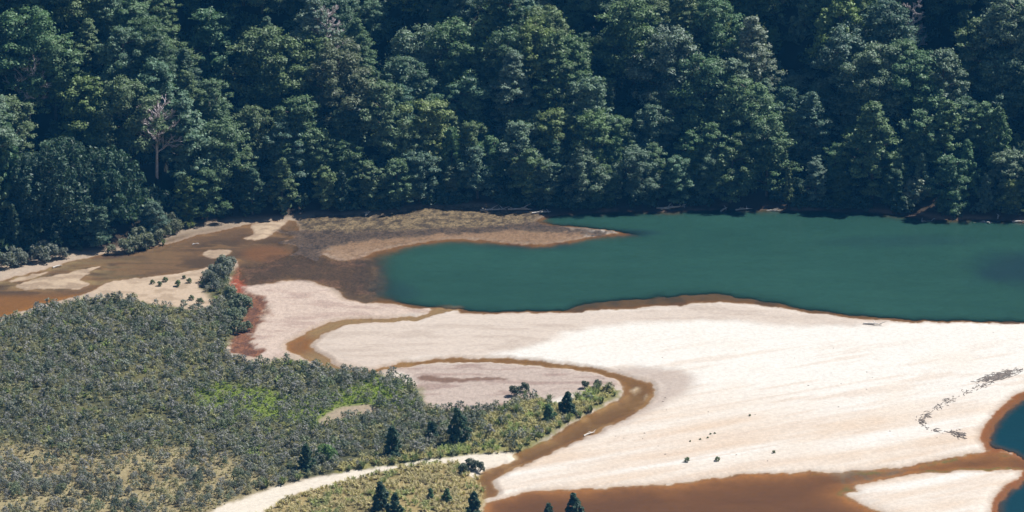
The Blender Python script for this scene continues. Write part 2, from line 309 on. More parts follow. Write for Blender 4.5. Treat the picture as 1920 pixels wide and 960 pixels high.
def water_material():
    m, t = mat('tannin_water'); L = t.links.new
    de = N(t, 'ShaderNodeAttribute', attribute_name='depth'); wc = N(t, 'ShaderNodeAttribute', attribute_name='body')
    e = N(t, 'ShaderNodeMath', operation='MULTIPLY'); e.inputs[1].default_value = -1.7; L(de.outputs['Fac'], e.inputs[0])
    ex = N(t, 'ShaderNodeMath', operation='EXPONENT'); L(e.outputs[0], ex.inputs[0])
    inv = N(t, 'ShaderNodeMath', operation='SUBTRACT'); inv.inputs[0].default_value = 1.0; L(ex.outputs[0], inv.inputs[1])
    tr = N(t, 'ShaderNodeBsdfTransparent'); tr.inputs[0].default_value = (0.96, 0.90, 0.78, 1)
    di = N(t, 'ShaderNodeBsdfDiffuse')
    g0 = N(t, 'ShaderNodeNewGeometry'); m0 = N(t, 'ShaderNodeMapping'); m0.inputs['Scale'].default_value = (0.5, 0.8, 1); L(g0.outputs['Position'], m0.inputs[0])
    w0 = N(t, 'ShaderNodeTexNoise'); w0.inputs['Scale'].default_value = 1.0; w0.inputs['Detail'].default_value = 9; w0.inputs['Roughness'].default_value = 0.75; L(m0.outputs[0], w0.inputs['Vector'])
    w1 = N(t, 'ShaderNodeMapRange'); w1.inputs[1].default_value = 0.3; w1.inputs[2].default_value = 0.7; w1.inputs[3].default_value = 0.88; w1.inputs[4].default_value = 1.12; L(w0.outputs[0], w1.inputs[0])
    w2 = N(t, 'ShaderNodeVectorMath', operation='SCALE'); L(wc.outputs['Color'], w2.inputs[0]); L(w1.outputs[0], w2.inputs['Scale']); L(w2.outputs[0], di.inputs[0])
    mx = N(t, 'ShaderNodeMixShader'); L(inv.outputs[0], mx.inputs[0]); L(tr.outputs[0], mx.inputs[1]); L(di.outputs[0], mx.inputs[2])
    geo = N(t, 'ShaderNodeNewGeometry'); mp = N(t, 'ShaderNodeMapping'); mp.inputs['Scale'].default_value = (0.9, 1.5, 1); L(geo.outputs['Position'], mp.inputs[0])
    n = N(t, 'ShaderNodeTexNoise'); n.inputs['Scale'].default_value = 2.2; n.inputs['Detail'].default_value = 6; L(mp.outputs[0], n.inputs['Vector'])
    bp = N(t, 'ShaderNodeBump'); bp.inputs['Strength'].default_value = 0.6; bp.inputs['Distance'].default_value = 0.07; L(n.outputs[0], bp.inputs['Height'])
    gl = N(t, 'ShaderNodeBsdfGlossy'); gl.inputs['Roughness'].default_value = 0.12; L(bp.outputs[0], gl.inputs['Normal'])
    fr = N(t, 'ShaderNodeFresnel'); fr.inputs['IOR'].default_value = 1.33; L(bp.outputs[0], fr.inputs['Normal'])
    m2 = N(t, 'ShaderNodeMixShader'); L(fr.outputs[0], m2.inputs[0]); L(mx.outputs[0], m2.inputs[1]); L(gl.outputs[0], m2.inputs[2])
    o = N(t, 'ShaderNodeOutputMaterial'); L(m2.outputs[0], o.inputs[0]); return m
def leaf_material(name, attr=False, trans=0.22, rough=0.55, var=(0.62, 1.30)):
    m, t = mat(name); L = t.links.new
    if attr: src = N(t, 'ShaderNodeAttribute', attribute_name='tint').outputs['Color']
    else: src = N(t, 'ShaderNodeObjectInfo').outputs['Color']
    geo = N(t, 'ShaderNodeNewGeometry'); mr = N(t, 'ShaderNodeMapRange'); mr.inputs[3].default_value, mr.inputs[4].default_value = var
    L(geo.outputs['Random Per Island'], mr.inputs[0])
    mx = N(t, 'ShaderNodeVectorMath', operation='SCALE'); L(src, mx.inputs[0]); L(mr.outputs[0], mx.inputs['Scale'])
    b = N(t, 'ShaderNodeBsdfPrincipled'); L(mx.outputs[0], b.inputs['Base Color']); b.inputs['Roughness'].default_value = rough; b.inputs['Specular IOR Level'].default_value = 0.35
    tl = N(t, 'ShaderNodeBsdfTranslucent'); tm = N(t, 'ShaderNodeVectorMath', operation='MULTIPLY'); tm.inputs[1].default_value = (1.15, 1.25, 0.6); L(mx.outputs[0], tm.inputs[0]); L(tm.outputs[0], tl.inputs[0])
    ms = N(t, 'ShaderNodeMixShader'); ms.inputs[0].default_value = trans; L(b.outputs[0], ms.inputs[1]); L(tl.outputs[0], ms.inputs[2])
    o = N(t, 'ShaderNodeOutputMaterial'); L(ms.outputs[0], o.inputs[0]); return m
def bark_material(name, c1, c2):
    m, t = mat(name); L = t.links.new
    geo = N(t, 'ShaderNodeNewGeometry'); n = N(t, 'ShaderNodeTexNoise'); n.inputs['Scale'].default_value = 3; n.inputs['Detail'].default_value = 6; L(geo.outputs['Position'], n.inputs['Vector'])
    r = N(t, 'ShaderNodeValToRGB'); r.color_ramp.elements[0].color = (*c1, 1); r.color_ramp.elements[1].color = (*c2, 1); r.color_ramp.elements[0].position = 0.35; r.color_ramp.elements[1].position = 0.65
    L(n.outputs[0], r.inputs[0]); b = N(t, 'ShaderNodeBsdfPrincipled'); L(r.outputs[0], b.inputs['Base Color']); b.inputs['Roughness'].default_value = 0.85
    o = N(t, 'ShaderNodeOutputMaterial'); L(b.outputs[0], o.inputs[0]); return m
M_GROUND = ground_material(); M_WATER = water_material()
M_LEAF = leaf_material('leaves'); M_LEAFA = leaf_material('leaves_mass', attr=True); M_SCRUB = leaf_material('scrub_leaves', trans=0.3, rough=0.75, var=(0.78, 1.15)); M_SCRUBA = leaf_material('scrub_leaves_mass', attr=True, trans=0.3, rough=0.75, var=(0.78, 1.15))
M_BARK = bark_material('bark', (0.05, 0.04, 0.032), (0.13, 0.11, 0.09)); M_DEAD = bark_material('dead_wood', (0.40, 0.34, 0.34), (0.62, 0.55, 0.55)); M_DRIFT = bark_material('driftwood', (0.42, 0.38, 0.35), (0.70, 0.66, 0.61)); M_DEBRIS = bark_material('wrack', (0.12, 0.10, 0.085), (0.26, 0.21, 0.18))

# ------------------------------------------------------------------ mesh helpers
def mesh_np(name, V, F, material=None):
    """V (n,3), F (m,k) with every face k-sided"""
    me = bpy.data.meshes.new(name); V = np.asarray(V, np.float32); F = np.asarray(F, np.int32); k = F.shape[1]
    me.vertices.add(len(V)); me.vertices.foreach_set('co', V.ravel())
    me.loops.add(F.size); me.loops.foreach_set('vertex_index', F.ravel())
    me.polygons.add(len(F)); me.polygons.foreach_set('loop_start', np.arange(0, F.size, k, dtype=np.int32))
    try: me.polygons.foreach_set('loop_total', np.full(len(F), k, np.int32))
    except Exception: pass
    me.update(calc_edges=True)
    if material: me.materials.append(material)
    return me
def quads(Q, name, material, tint=None):
    Q = np.asarray(Q); n = len(Q)
    me = mesh_np(name, Q.reshape(-1, 3), np.arange(n*4).reshape(n, 4), material)
    if tint is not None:
        a = me.attributes.new('tint', 'FLOAT_COLOR', 'FACE'); a.data.foreach_set('color', np.concatenate([tint, np.ones((n, 1))], 1).astype(np.float32).ravel())
    return me
def link(name, me, parent=None, loc=(0, 0, 0), rz=0.0, sc=1.0):
    o = bpy.data.objects.new(name, me); COL.objects.link(o); o.location = loc; o.rotation_euler = (0, 0, rz)
    o.scale = (sc, sc, sc) if not hasattr(sc, '__len__') else sc
    if parent: o.parent = parent
    return o
def tag(o, label=None, cat=None, group=None, kind=None):
    if label: o['label'] = label
    if cat: o['category'] = cat
    if group: o['group'] = group
    if kind: o['kind'] = kind
    return o
def tube(path, radii, sides=6):
    path = [Vector(p) for p in path]; V = []; F = []
    for i, p in enumerate(path):
        d = (path[min(i+1, len(path)-1)] - path[max(i-1, 0)]).normalized()
        a = d.cross(Vector((0.3, 0.2, 1)) if abs(d.z) < 0.9 else Vector((1, 0.1, 0))).normalized(); b = d.cross(a)
        for k in range(sides):
            t = 2*math.pi*k/sides; V.append(p + (a*math.cos(t)+b*math.sin(t))*radii[i])
    for i in range(len(path)-1):
        for k in range(sides):
            F.append((i*sides+k, i*sides+(k+1) % sides, (i+1)*sides+(k+1) % sides, (i+1)*sides+k))
    return [tuple(v) for v in V], F
def join(parts):
    V = []; F = []
    for v, f in parts:
        o = len(V); V += v; F += [tuple(i+o for i in q) for q in f]
    return np.array(V), np.array(F)

# ------------------------------------------------------------------ terrain and water objects
idx = np.arange(NX*NY).reshape(NY, NX)
FA = np.stack([idx[:-1, :-1], idx[:-1, 1:], idx[1:, 1:], idx[1:, :-1]], -1).reshape(-1, 4)
V3 = np.stack([GX, GY, Z], 1)
full = {k: np.full(GX.shape, MARG) for k in S}
for k in S: full[k][inner] = S[k]
fw = np.full(GX.shape, MARG); fw[inner] = water
fmud = np.full(GX.shape, MARG); fmud[inner] = np.minimum(mud, S['wet'])
def fmean(a): return a[FA].mean(1)
zone = np.zeros(len(FA), int)                                        # 0 sand
zone[fmean(np.minimum(full['scrub'], full['gnear'])) < 0] = 1
zone[fmean(full['track']) < 0] = 2
zone[fmean(fmud) < 0] = 3
zone[fmean(so_) > 0] = 4
cy = fmean(GY); cx = fmean(GX)
zone[(zone == 0) & ((cy < 640) | (np.abs(cx) > 135))] = 5
NAMES = {0: ('sand_flat', 'pale dry and damp sand flat between the green lake and the brown river'), 1: ('marsh_ground', 'grassy ground under the grey-green scrub'),
         2: ('sandy_path', 'white sandy track between the scrub and the tussock patch'), 3: ('mud_flat', 'olive and dark brown mud flat jutting into the lake'),
         4: ('hillside', 'dark forest floor of the steep wooded hillside'), 5: ('ground', 'open ground around the estuary')}
def sub_mesh(name, sel, Vv, material, attrs):
    f = FA[sel]; used, invf = np.unique(f, return_inverse=True)
    me = mesh_np(name, Vv[used], invf.reshape(-1, 4), material)
    me.polygons.foreach_set('use_smooth', np.ones(len(me.polygons), bool))
    for an, (ty, dat) in attrs.items():
        a = me.attributes.new(an, ty, 'POINT')
        if ty == 'FLOAT': a.data.foreach_set('value', dat[used].astype(np.float32))
        else: a.data.foreach_set('color', np.concatenate([dat[used], np.ones((len(used), 1))], 1).astype(np.float32).ravel())
    return me
for zi, (nm, lab) in NAMES.items():
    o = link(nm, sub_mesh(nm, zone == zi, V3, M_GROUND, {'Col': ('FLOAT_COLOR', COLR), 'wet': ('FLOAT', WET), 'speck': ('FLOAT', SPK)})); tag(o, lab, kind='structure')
depth = np.maximum(-Z, 0)
body = np.tile(lin((53, 92, 81))/K, (len(GX), 1))
def bmix(k, c, soft):
    global body
    m = sm(soft, -soft, full[k])[:, None]; body = body*(1-m) + (lin(c)/K)*m
bmix('shallow', (112, 96, 82), 1.0); bmix('deep', (53, 92, 81), 5.0); bmix('sa', (160, 138, 106), 1); bmix('sb', (150, 112, 66), 1); bmix('river', (124, 84, 46), 1); bmix('lagoon', (120, 88, 48), 1); bmix('ldeep', (18, 64, 74), 2.0)
DPX = GY*cP + CAM_H*sP; QX = 960 + FPX*GX/DPX; QY = 480 - FPX*(GY*sP - CAM_H*cP)/DPX
bn = fbm(GX/22, GY/16, 77); bs = fbm(GX/9, GY/2.5, 79); body = body*(0.80+0.25*bn+0.16*bs)[:, None]
refl_bed_dark = np.zeros(len(GX))  # dark reflection at right painted into the body colour, plus submerged dark patches
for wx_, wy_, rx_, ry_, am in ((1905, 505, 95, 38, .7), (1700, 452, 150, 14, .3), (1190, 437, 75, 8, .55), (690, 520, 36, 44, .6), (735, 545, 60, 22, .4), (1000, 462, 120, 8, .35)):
    refl_bed_dark = np.maximum(refl_bed_dark, 0.9*am*sm(1.25, 0.3, np.hypot((QX-wx_)/rx_, (QY-wy_)/ry_) + 0.7*(fbm(GX/5, GY/7, 78)-0.5)))
refl_bed_dark = (refl_bed_dark*(full['lake'] < 0))[:, None]; body = body*(1-refl_bed_dark) + (lin((40, 58, 74))/K)*refl_bed_dark
WV = np.stack([GX, GY, np.zeros(len(GX))], 1)
zmin = Z[FA].min(1); innerf = inner[FA].all(1)
wat = (zmin < 0) & innerf
fs = {k: fmean(full[k]) for k in ('sa', 'sb', 'river', 'lagoon')}
wz = np.zeros(len(FA), int)
wz[(fs['sa'] < 0.8)] = 1; wz[(fs['sb'] < 0.8)] = 2; wz[fs['river'] < 0.8] = 3; wz[fs['lagoon'] < 0.8] = 4
for wi, nm, lab in ((0, 'lake', 'still teal green lake with brown shallows along the wooded shore'), (1, 'upper_stream', 'thin tan stream winding out of the lake across pink sand'),
                    (2, 'stream', 'brown stream looping round the flax point through the sand'), (3, 'river', 'wide orange-brown shallow river along the sand edge'), (4, 'lagoon', 'deep blue-green lagoon with an orange rim')):
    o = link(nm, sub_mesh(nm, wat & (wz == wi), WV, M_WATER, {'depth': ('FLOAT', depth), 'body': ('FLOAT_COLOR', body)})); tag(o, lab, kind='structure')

from math import floor
def ground_z(px_, py_):
    i = int(np.clip(np.searchsorted(XS, px_)-1, 0, NX-2)); j = int(np.clip(np.searchsorted(YS, py_)-1, 0, NY-2))
    a = (px_-XS[i])/(XS[i+1]-XS[i]); b = (py_-YS[j])/(YS[j+1]-YS[j]); g = Z.reshape(NY, NX)
    return float((g[j, i]*(1-a)+g[j, i+1]*a)*(1-b) + (g[j+1, i]*(1-a)+g[j+1, i+1]*a)*b)

# ------------------------------------------------------------------ plant shapes
def leaf_cloud(rng, clumps, n_per, size, flat=0.5, up=0.45, jit=0.5, lift=-0.35, asp=1.5, out=1.0):
    """leaf sprays over the upper skin of each clump: clumps = rows (x,y,z,rx,ry,rz)"""
    cl = np.asarray(clumps); k = len(cl)
    wgt = (cl[:, 3]*cl[:, 4]); cnt = np.maximum(4, (n_per*k*(wgt**0.8)/(wgt**0.8).sum())).astype(int)
    ci = np.repeat(np.arange(k), cnt); n = len(ci)
    d = rng.normal(size=(n, 3)); d /= np.linalg.norm(d, axis=1)[:, None]
    fl = d[:, 2] < lift; d[fl, 2] *= -1
    r = 0.72 + 0.36*rng.random(n)
    p = cl[ci, :3] + d*cl[ci, 3:6]*r[:, None]
    nr = d/np.maximum(cl[ci, 3:6], 0.05); nr /= np.linalg.norm(nr, axis=1)[:, None]
    nr = nr*out + np.array([0, 0, up]) + jit*rng.normal(size=(n, 3)); nr /= np.linalg.norm(nr, axis=1)[:, None]
    a = np.cross(nr, rng.normal(size=(n, 3))); a /= np.linalg.norm(a, axis=1)[:, None]; b = np.cross(nr, a)
    s = size*(0.6+0.8*rng.random(n))[:, None]
    return np.stack([p - a*s*asp*0.5, p + b*s*0.5*(0.6+0.5*rng.random((n, 1))) + a*s*0.1, p + a*s*asp*0.5 + nr*s*0.15, p - b*s*0.5*(0.6+0.5*rng.random((n, 1)))], 1)

def beech(seed, H, R, form):
    rng = np.random.default_rng(seed); cl = []; tips = []
    ga = 2.39996; ph = rng.random()*6.28
    if form == 'dome': n, lo = 95, 0.14
    elif form == 'layer': n, lo = 95, 0.08
    elif form == 'column': n, lo = 100, 0.05
    else: n, lo = 54, 0.12
    lob = rng.random(5)*6.28
    for i in range(n):
        u = lo + (1-lo)*((i+0.5)/n)**0.85
        t = (u-lo)/(1-lo)
        if form == 'dome': env = math.sqrt(max(0.03, 1-((t-0.38)/0.64)**2))
        elif form == 'layer': env = math.sqrt(max(0.04, 1-((t-0.30)/0.74)**2))*(0.8+0.25*math.sin(t*14+lob[2]))
        elif form == 'column': env = min(1, (1-t)*1.9+0.12)*(0.62+0.4*min(1, t*3))
        else: env = (1-t)**0.8*0.95+0.08
        az = ph + i*ga + 0.5*rng.normal()
        env *= 1 + 0.22*math.sin(az*2+lob[0]+t*4) + 0.16*math.sin(az*3+lob[1]-t*7)
        rr_ = R*env*(0.62+0.42*rng.random())
        zc = H*u + 0.4*rng.normal()
        cr = R*(0.13+0.15*rng.random()**1.5)*(1-0.2*t)
        fl = 0.72 if form == 'dome' else 0.55
        cl.append((rr_*math.cos(az), rr_*math.sin(az), zc, cr*1.15, cr*1.15, cr*fl)); tips.append((rr_*math.cos(az), rr_*math.sin(az), zc))
    for i in range(16):                                             # inner shaded foliage
        t = rng.random(); az = rng.random()*6.28; q = R*0.4*rng.random()
        cl.append((q*math.cos(az), q*math.sin(az), H*(lo+(0.92-lo)*t), R*0.3, R*0.3, R*0.25))
    Q = leaf_cloud(rng, cl, 150, 0.31, lift=-0.35, jit=0.40, up=0.5)
    loose = leaf_cloud(rng, [(c[0]*1.06, c[1]*1.06, c[2]+0.1, c[3]*1.3, c[4]*1.3, c[5]*1.5) for c in cl[:n]], 16, 0.36, lift=-0.3, jit=0.8)
    Q = np.concatenate([Q, loose])
    parts = [tube([(0, 0, -1.2), (0.1, 0, H*0.3), (-0.1*R*0.3, 0.1, H*0.6), (0, 0, H*0.92)], [0.42, 0.32, 0.2, 0.05], 8)]
    for i in range(2, n, 4):
        x_, y_, z_ = tips[i]; z0 = max(H*0.12, z_-0.35*math.hypot(x_, y_)-0.5)
        parts.append(tube([(0, 0, z0), (x_*0.5, y_*0.5, (z0+z_)/2+0.2), (x_, y_, z_)], [0.14, 0.09, 0.03], 5))
    return Q, join(parts)
def conifer(seed, H, R, dense=1.0, size=0.40):
    """upright young podocarp: many small rising sprays in a pointed crown"""
    rng = np.random.default_rng(seed); cl = []
    n = int(70*dense)
    for i in range(n):
        t = (i+0.5)/n; az = i*2.39996 + 0.4*rng.normal()
        env = (1-t)**0.62*(0.62+0.6*rng.random())*(1+0.25*math.sin(az*2+seed+t*5))+0.05
        q = R*env*(0.55+0.45*rng.random()); cr = R*(0.16+0.1*rng.random())*(1-0.5*t)
        cl.append((q*math.cos(az), q*math.sin(az), H*(0.06+0.92*t), cr, cr, cr*1.25))
    Q = leaf_cloud(rng, cl, 75, size, up=0.2, jit=0.5, lift=-0.6, asp=1.7)
    V, F = join([tube([(0, 0, -0.5), (0, 0, H*0.5), (0, 0, H*0.96)], [0.22, 0.14, 0.03], 6)] +
                [tube([(0, 0, H*t_), (R*0.7*(1-t_)*math.cos(t_*40), R*0.7*(1-t_)*math.sin(t_*40), H*t_+0.5)], [0.06, 0.02], 4) for t_ in np.linspace(0.12, 0.8, 9)])
    return Q, (V, F)
def totara(seed, H, R):
    """broad dense dark crown of fine upright tufts"""
    rng = np.random.default_rng(seed); cl = []
    n = 150; lob = rng.random(3)*6.28
    for i in range(n):
        t = ((i+0.5)/n); az = i*2.39996 + 0.3*rng.normal()
        env = math.sqrt(max(0.02, 1-((t-0.30)/0.72)**2))*(1+0.16*math.sin(az*3+lob[0]+t*5)+0.12*math.sin(az*5+lob[1]))
        q = R*env*(0.72+0.3*rng.random()); cr = R*(0.10+0.07*rng.random())
        cl.append((q*math.cos(az), q*math.sin(az), H*(0.08+0.86*t), cr, cr, cr*1.7))
    for i in range(20):
        az = rng.random()*6.28; q = R*0.5*rng.random(); cl.append((q*math.cos(az), q*math.sin(az), H*(0.2+0.6*rng.random()), R*0.3, R*0.3, R*0.3))
    Q = leaf_cloud(rng, cl, 70, 0.36, up=0.25, jit=0.55, lift=-0.5, asp=1.9)
    parts = [tube([(0, 0, -1), (0.2, 0, H*0.4), (0, 0, H*0.85)], [0.5, 0.35, 0.06], 8)]
    for i in range(10, n, 14):
        c = cl[i]; parts.append(tube([(0, 0, max(0.8, c[2]-2.2)), (c[0]*0.6, c[1]*0.6, c[2]-0.6), c[:3]], [0.16, 0.1, 0.03], 5))
    return Q, join(parts)
def bare_tree(seed, H, R):
    rng = random.Random(seed); trunk = [tube([(0, 0, -1), (0.2, 0.1, H*0.35), (-0.1, 0.2, H*0.7), (0.2, 0, H)], [0.36, 0.27, 0.16, 0.03], 7)]; br = []
    def grow(p, d, ln, r, lv):
        q = p + d*ln; mid = p + d*ln*0.5 + Vector((rng.gauss(0, .07), rng.gauss(0, .07), rng.gauss(0, .07)))*ln
        br.append(tube([p, mid, q], [r, r*0.75, r*0.45], 4))
        if lv > 0:
            for k in range(rng.choice((3, 3, 4))):
                nd = (d + Vector((rng.gauss(0, .6), rng.gauss(0, .6), rng.gauss(0.22, .4)))).normalized()
                grow(p + d*ln*rng.uniform(0.45, 1.0), nd, ln*rng.uniform(0.5, 0.72), r*0.68, lv-1)
    for k in range(14):
        t = 0.34 + 0.62*k/14; a = k*2.4
        d = Vector((math.cos(a), math.sin(a), 0.75)).normalized(); grow(Vector((0.1, 0.1, H*t)), d, R*(1.05-0.5*t)*0.66, 0.20, 3)
    return join(trunk), join(br)
def shrub_quads(seed, H, R, n_cl, n_leaf, size=0.22, spiky=0.9):
    rng = np.random.default_rng(seed); cl = []
    for i in range(n_cl):
        t = (i+0.5)/n_cl; az = i*2.39996+rng.normal()*0.5
        q = R*math.sqrt(max(0.05, 1-(t*0.95)**2))*(0.35+0.5*rng.random()); cr = R*(0.26+0.16*rng.random())
        cl.append((q*math.cos(az), q*math.sin(az), H*(0.22+0.66*t), cr, cr, cr*spiky))
    return leaf_cloud(rng, cl, n_leaf//n_cl, size, up=0.3, jit=0.5, lift=-0.45, asp=1.8)
def blades(seed, n, H, spread, wd, droop=0.5):
    """strap leaves in a fan (flax) or a tuft (tussock): each two joined quads"""
    rng = np.random.default_rng(seed); Q = []
    for i in range(n):
        az = rng.random()*6.28; dirn = np.array([math.cos(az), math.sin(az), 0]); side = np.array([-dirn[1], dirn[0], 0])
        h = H*(0.6+0.5*rng.random()); o = spread*(0.25+0.9*rng.random()); base = dirn*spread*0.15*rng.random()
        mid = base + dirn*o*0.45 + np.array([0, 0, h*0.7]); tip = base + dirn*o + np.array([0, 0, h*(1-droop*rng.random())])
        w0 = side*wd*0.5; w1 = side*wd*0.55; w2 = side*wd*0.12
        Q += [[base-w0, base+w0, mid+w1, mid-w1], [mid-w1, mid+w1, tip+w2, tip-w2]]
    return np.array(Q)

# prototypes share their mesh data between all copies
PROTO = {}
def add_proto(key, gen, kinds=('crown', 'trunk')):
    Q, (V, F) = gen; PROTO[key] = (quads(Q, 'crown', M_LEAF), mesh_np('trunk', V, F, M_BARK), Q)
for i, (H, R) in enumerate(((15, 5.8), (14, 5.4), (16, 6.2), (15, 4.8))): add_proto(('dome', i), beech(100+i, H, R, 'dome'))
for i, (H, R) in enumerate(((16, 5.2), (15, 4.8), (17, 5.6), (14, 5.2))): add_proto(('layer', i), beech(200+i, H, R, 'layer'))
for i, (H, R) in enumerate(((19, 4.4), (17, 4.0), (18, 4.6))): add_proto(('column', i), beech(300+i, H, R, 'column'))
for i, (H, R) in enumerate(((14, 3.0), (12, 2.6), (16, 3.2))): add_proto(('spire', i), conifer(400+i, H, R, 1.5, 0.42))
for i, (H, R) in enumerate(((16, 7.2), (14, 6.0))): add_proto(('totara', i), totara(500+i, H, R))
for i, (H, R) in enumerate(((5.6, 1.35), (4.6, 1.3), (6.4, 1.6))): add_proto(('young', i), conifer(600+i, H, R, 1.0, 0.24))
for i, (H, R) in enumerate(((5.0, 2.4), (4.2, 2.0))): add_proto(('bush', i), beech(700+i, H, R, 'dome'))
PH = {('dome', 0): 15, ('dome', 1): 14, ('dome', 2): 16, ('dome', 3): 15, ('layer', 0): 16, ('layer', 1): 15, ('layer', 2): 17, ('layer', 3): 14, ('column', 0): 19, ('column', 1): 17, ('column', 2): 18,
      ('spire', 0): 14, ('spire', 1): 12, ('spire', 2): 16, ('totara', 0): 16, ('totara', 1): 14, ('young', 0): 5.6, ('young', 1): 4.6, ('young', 2): 6.4, ('bush', 0): 5.0, ('bush', 1): 4.2}
TINT = {'olive': (0.150, 0.220, 0.102), 'mid green': (0.112, 0.198, 0.094), 'blue-green': (0.118, 0.200, 0.145), 'grey-green': (0.165, 0.235, 0.172), 'yellow-green': (0.205, 0.280, 0.085), 'dark green': (0.056, 0.108, 0.066), 'russet': (0.165, 0.185, 0.110), 'pale green': (0.25, 0.31, 0.24)}
def plant_tree(name, key, loc, rz, sc, tint, rng):
    e = bpy.data.objects.new(name, None); COL.objects.link(e); e.location = loc; e.rotation_euler = (rng.gauss(0, .03), rng.gauss(0, .03), rz)
    e.scale = sc if hasattr(sc, '__len__') else (sc, sc, sc)
    c = link('crown', PROTO[key][0], e); t = link('trunk', PROTO[key][1], e)
    k = rng.uniform(0.85, 1.15); b = [0.78*p_+0.22*q_ for p_, q_ in zip(TINT[tint], (0.130, 0.205, 0.105))] if key[0] in ('dome', 'layer', 'column') else TINT[tint]; c.color = (b[0]*k*rng.uniform(.93, 1.07), b[1]*k, b[2]*k*rng.uniform(.9, 1.1), 1)
    return e
def top_on_ray(px_, py_, h):
    """where a plant of height h stands whose top is seen at that survey point"""
    d = ray(px_, py_); prev = None
    for t in np.arange(660, 1010, 0.5):
        p = d*t; zz = CAM_H + p[2]; g = ground_z(p[0], p[1])
        if zz - g <= h: return float(p[0]), float(p[1]), g
    return None

rng = random.Random(7)
ORD = ['zeroth','first','second','third','fourth','fifth','sixth','seventh','eighth','ninth','tenth','eleventh','twelfth','thirteenth','fourteenth','fifteenth','sixteenth','seventeenth','eighteenth','nineteenth','twentieth']
TENS = {20: 'twenty', 30: 'thirty', 40: 'forty', 50: 'fifty'}
def ordinal(n): return ORD[n] if n <= 20 else (TENS[n//10*10]+'-'+ORD[n % 10] if n % 10 else TENS[n//10*10][:-1]+'ieth')
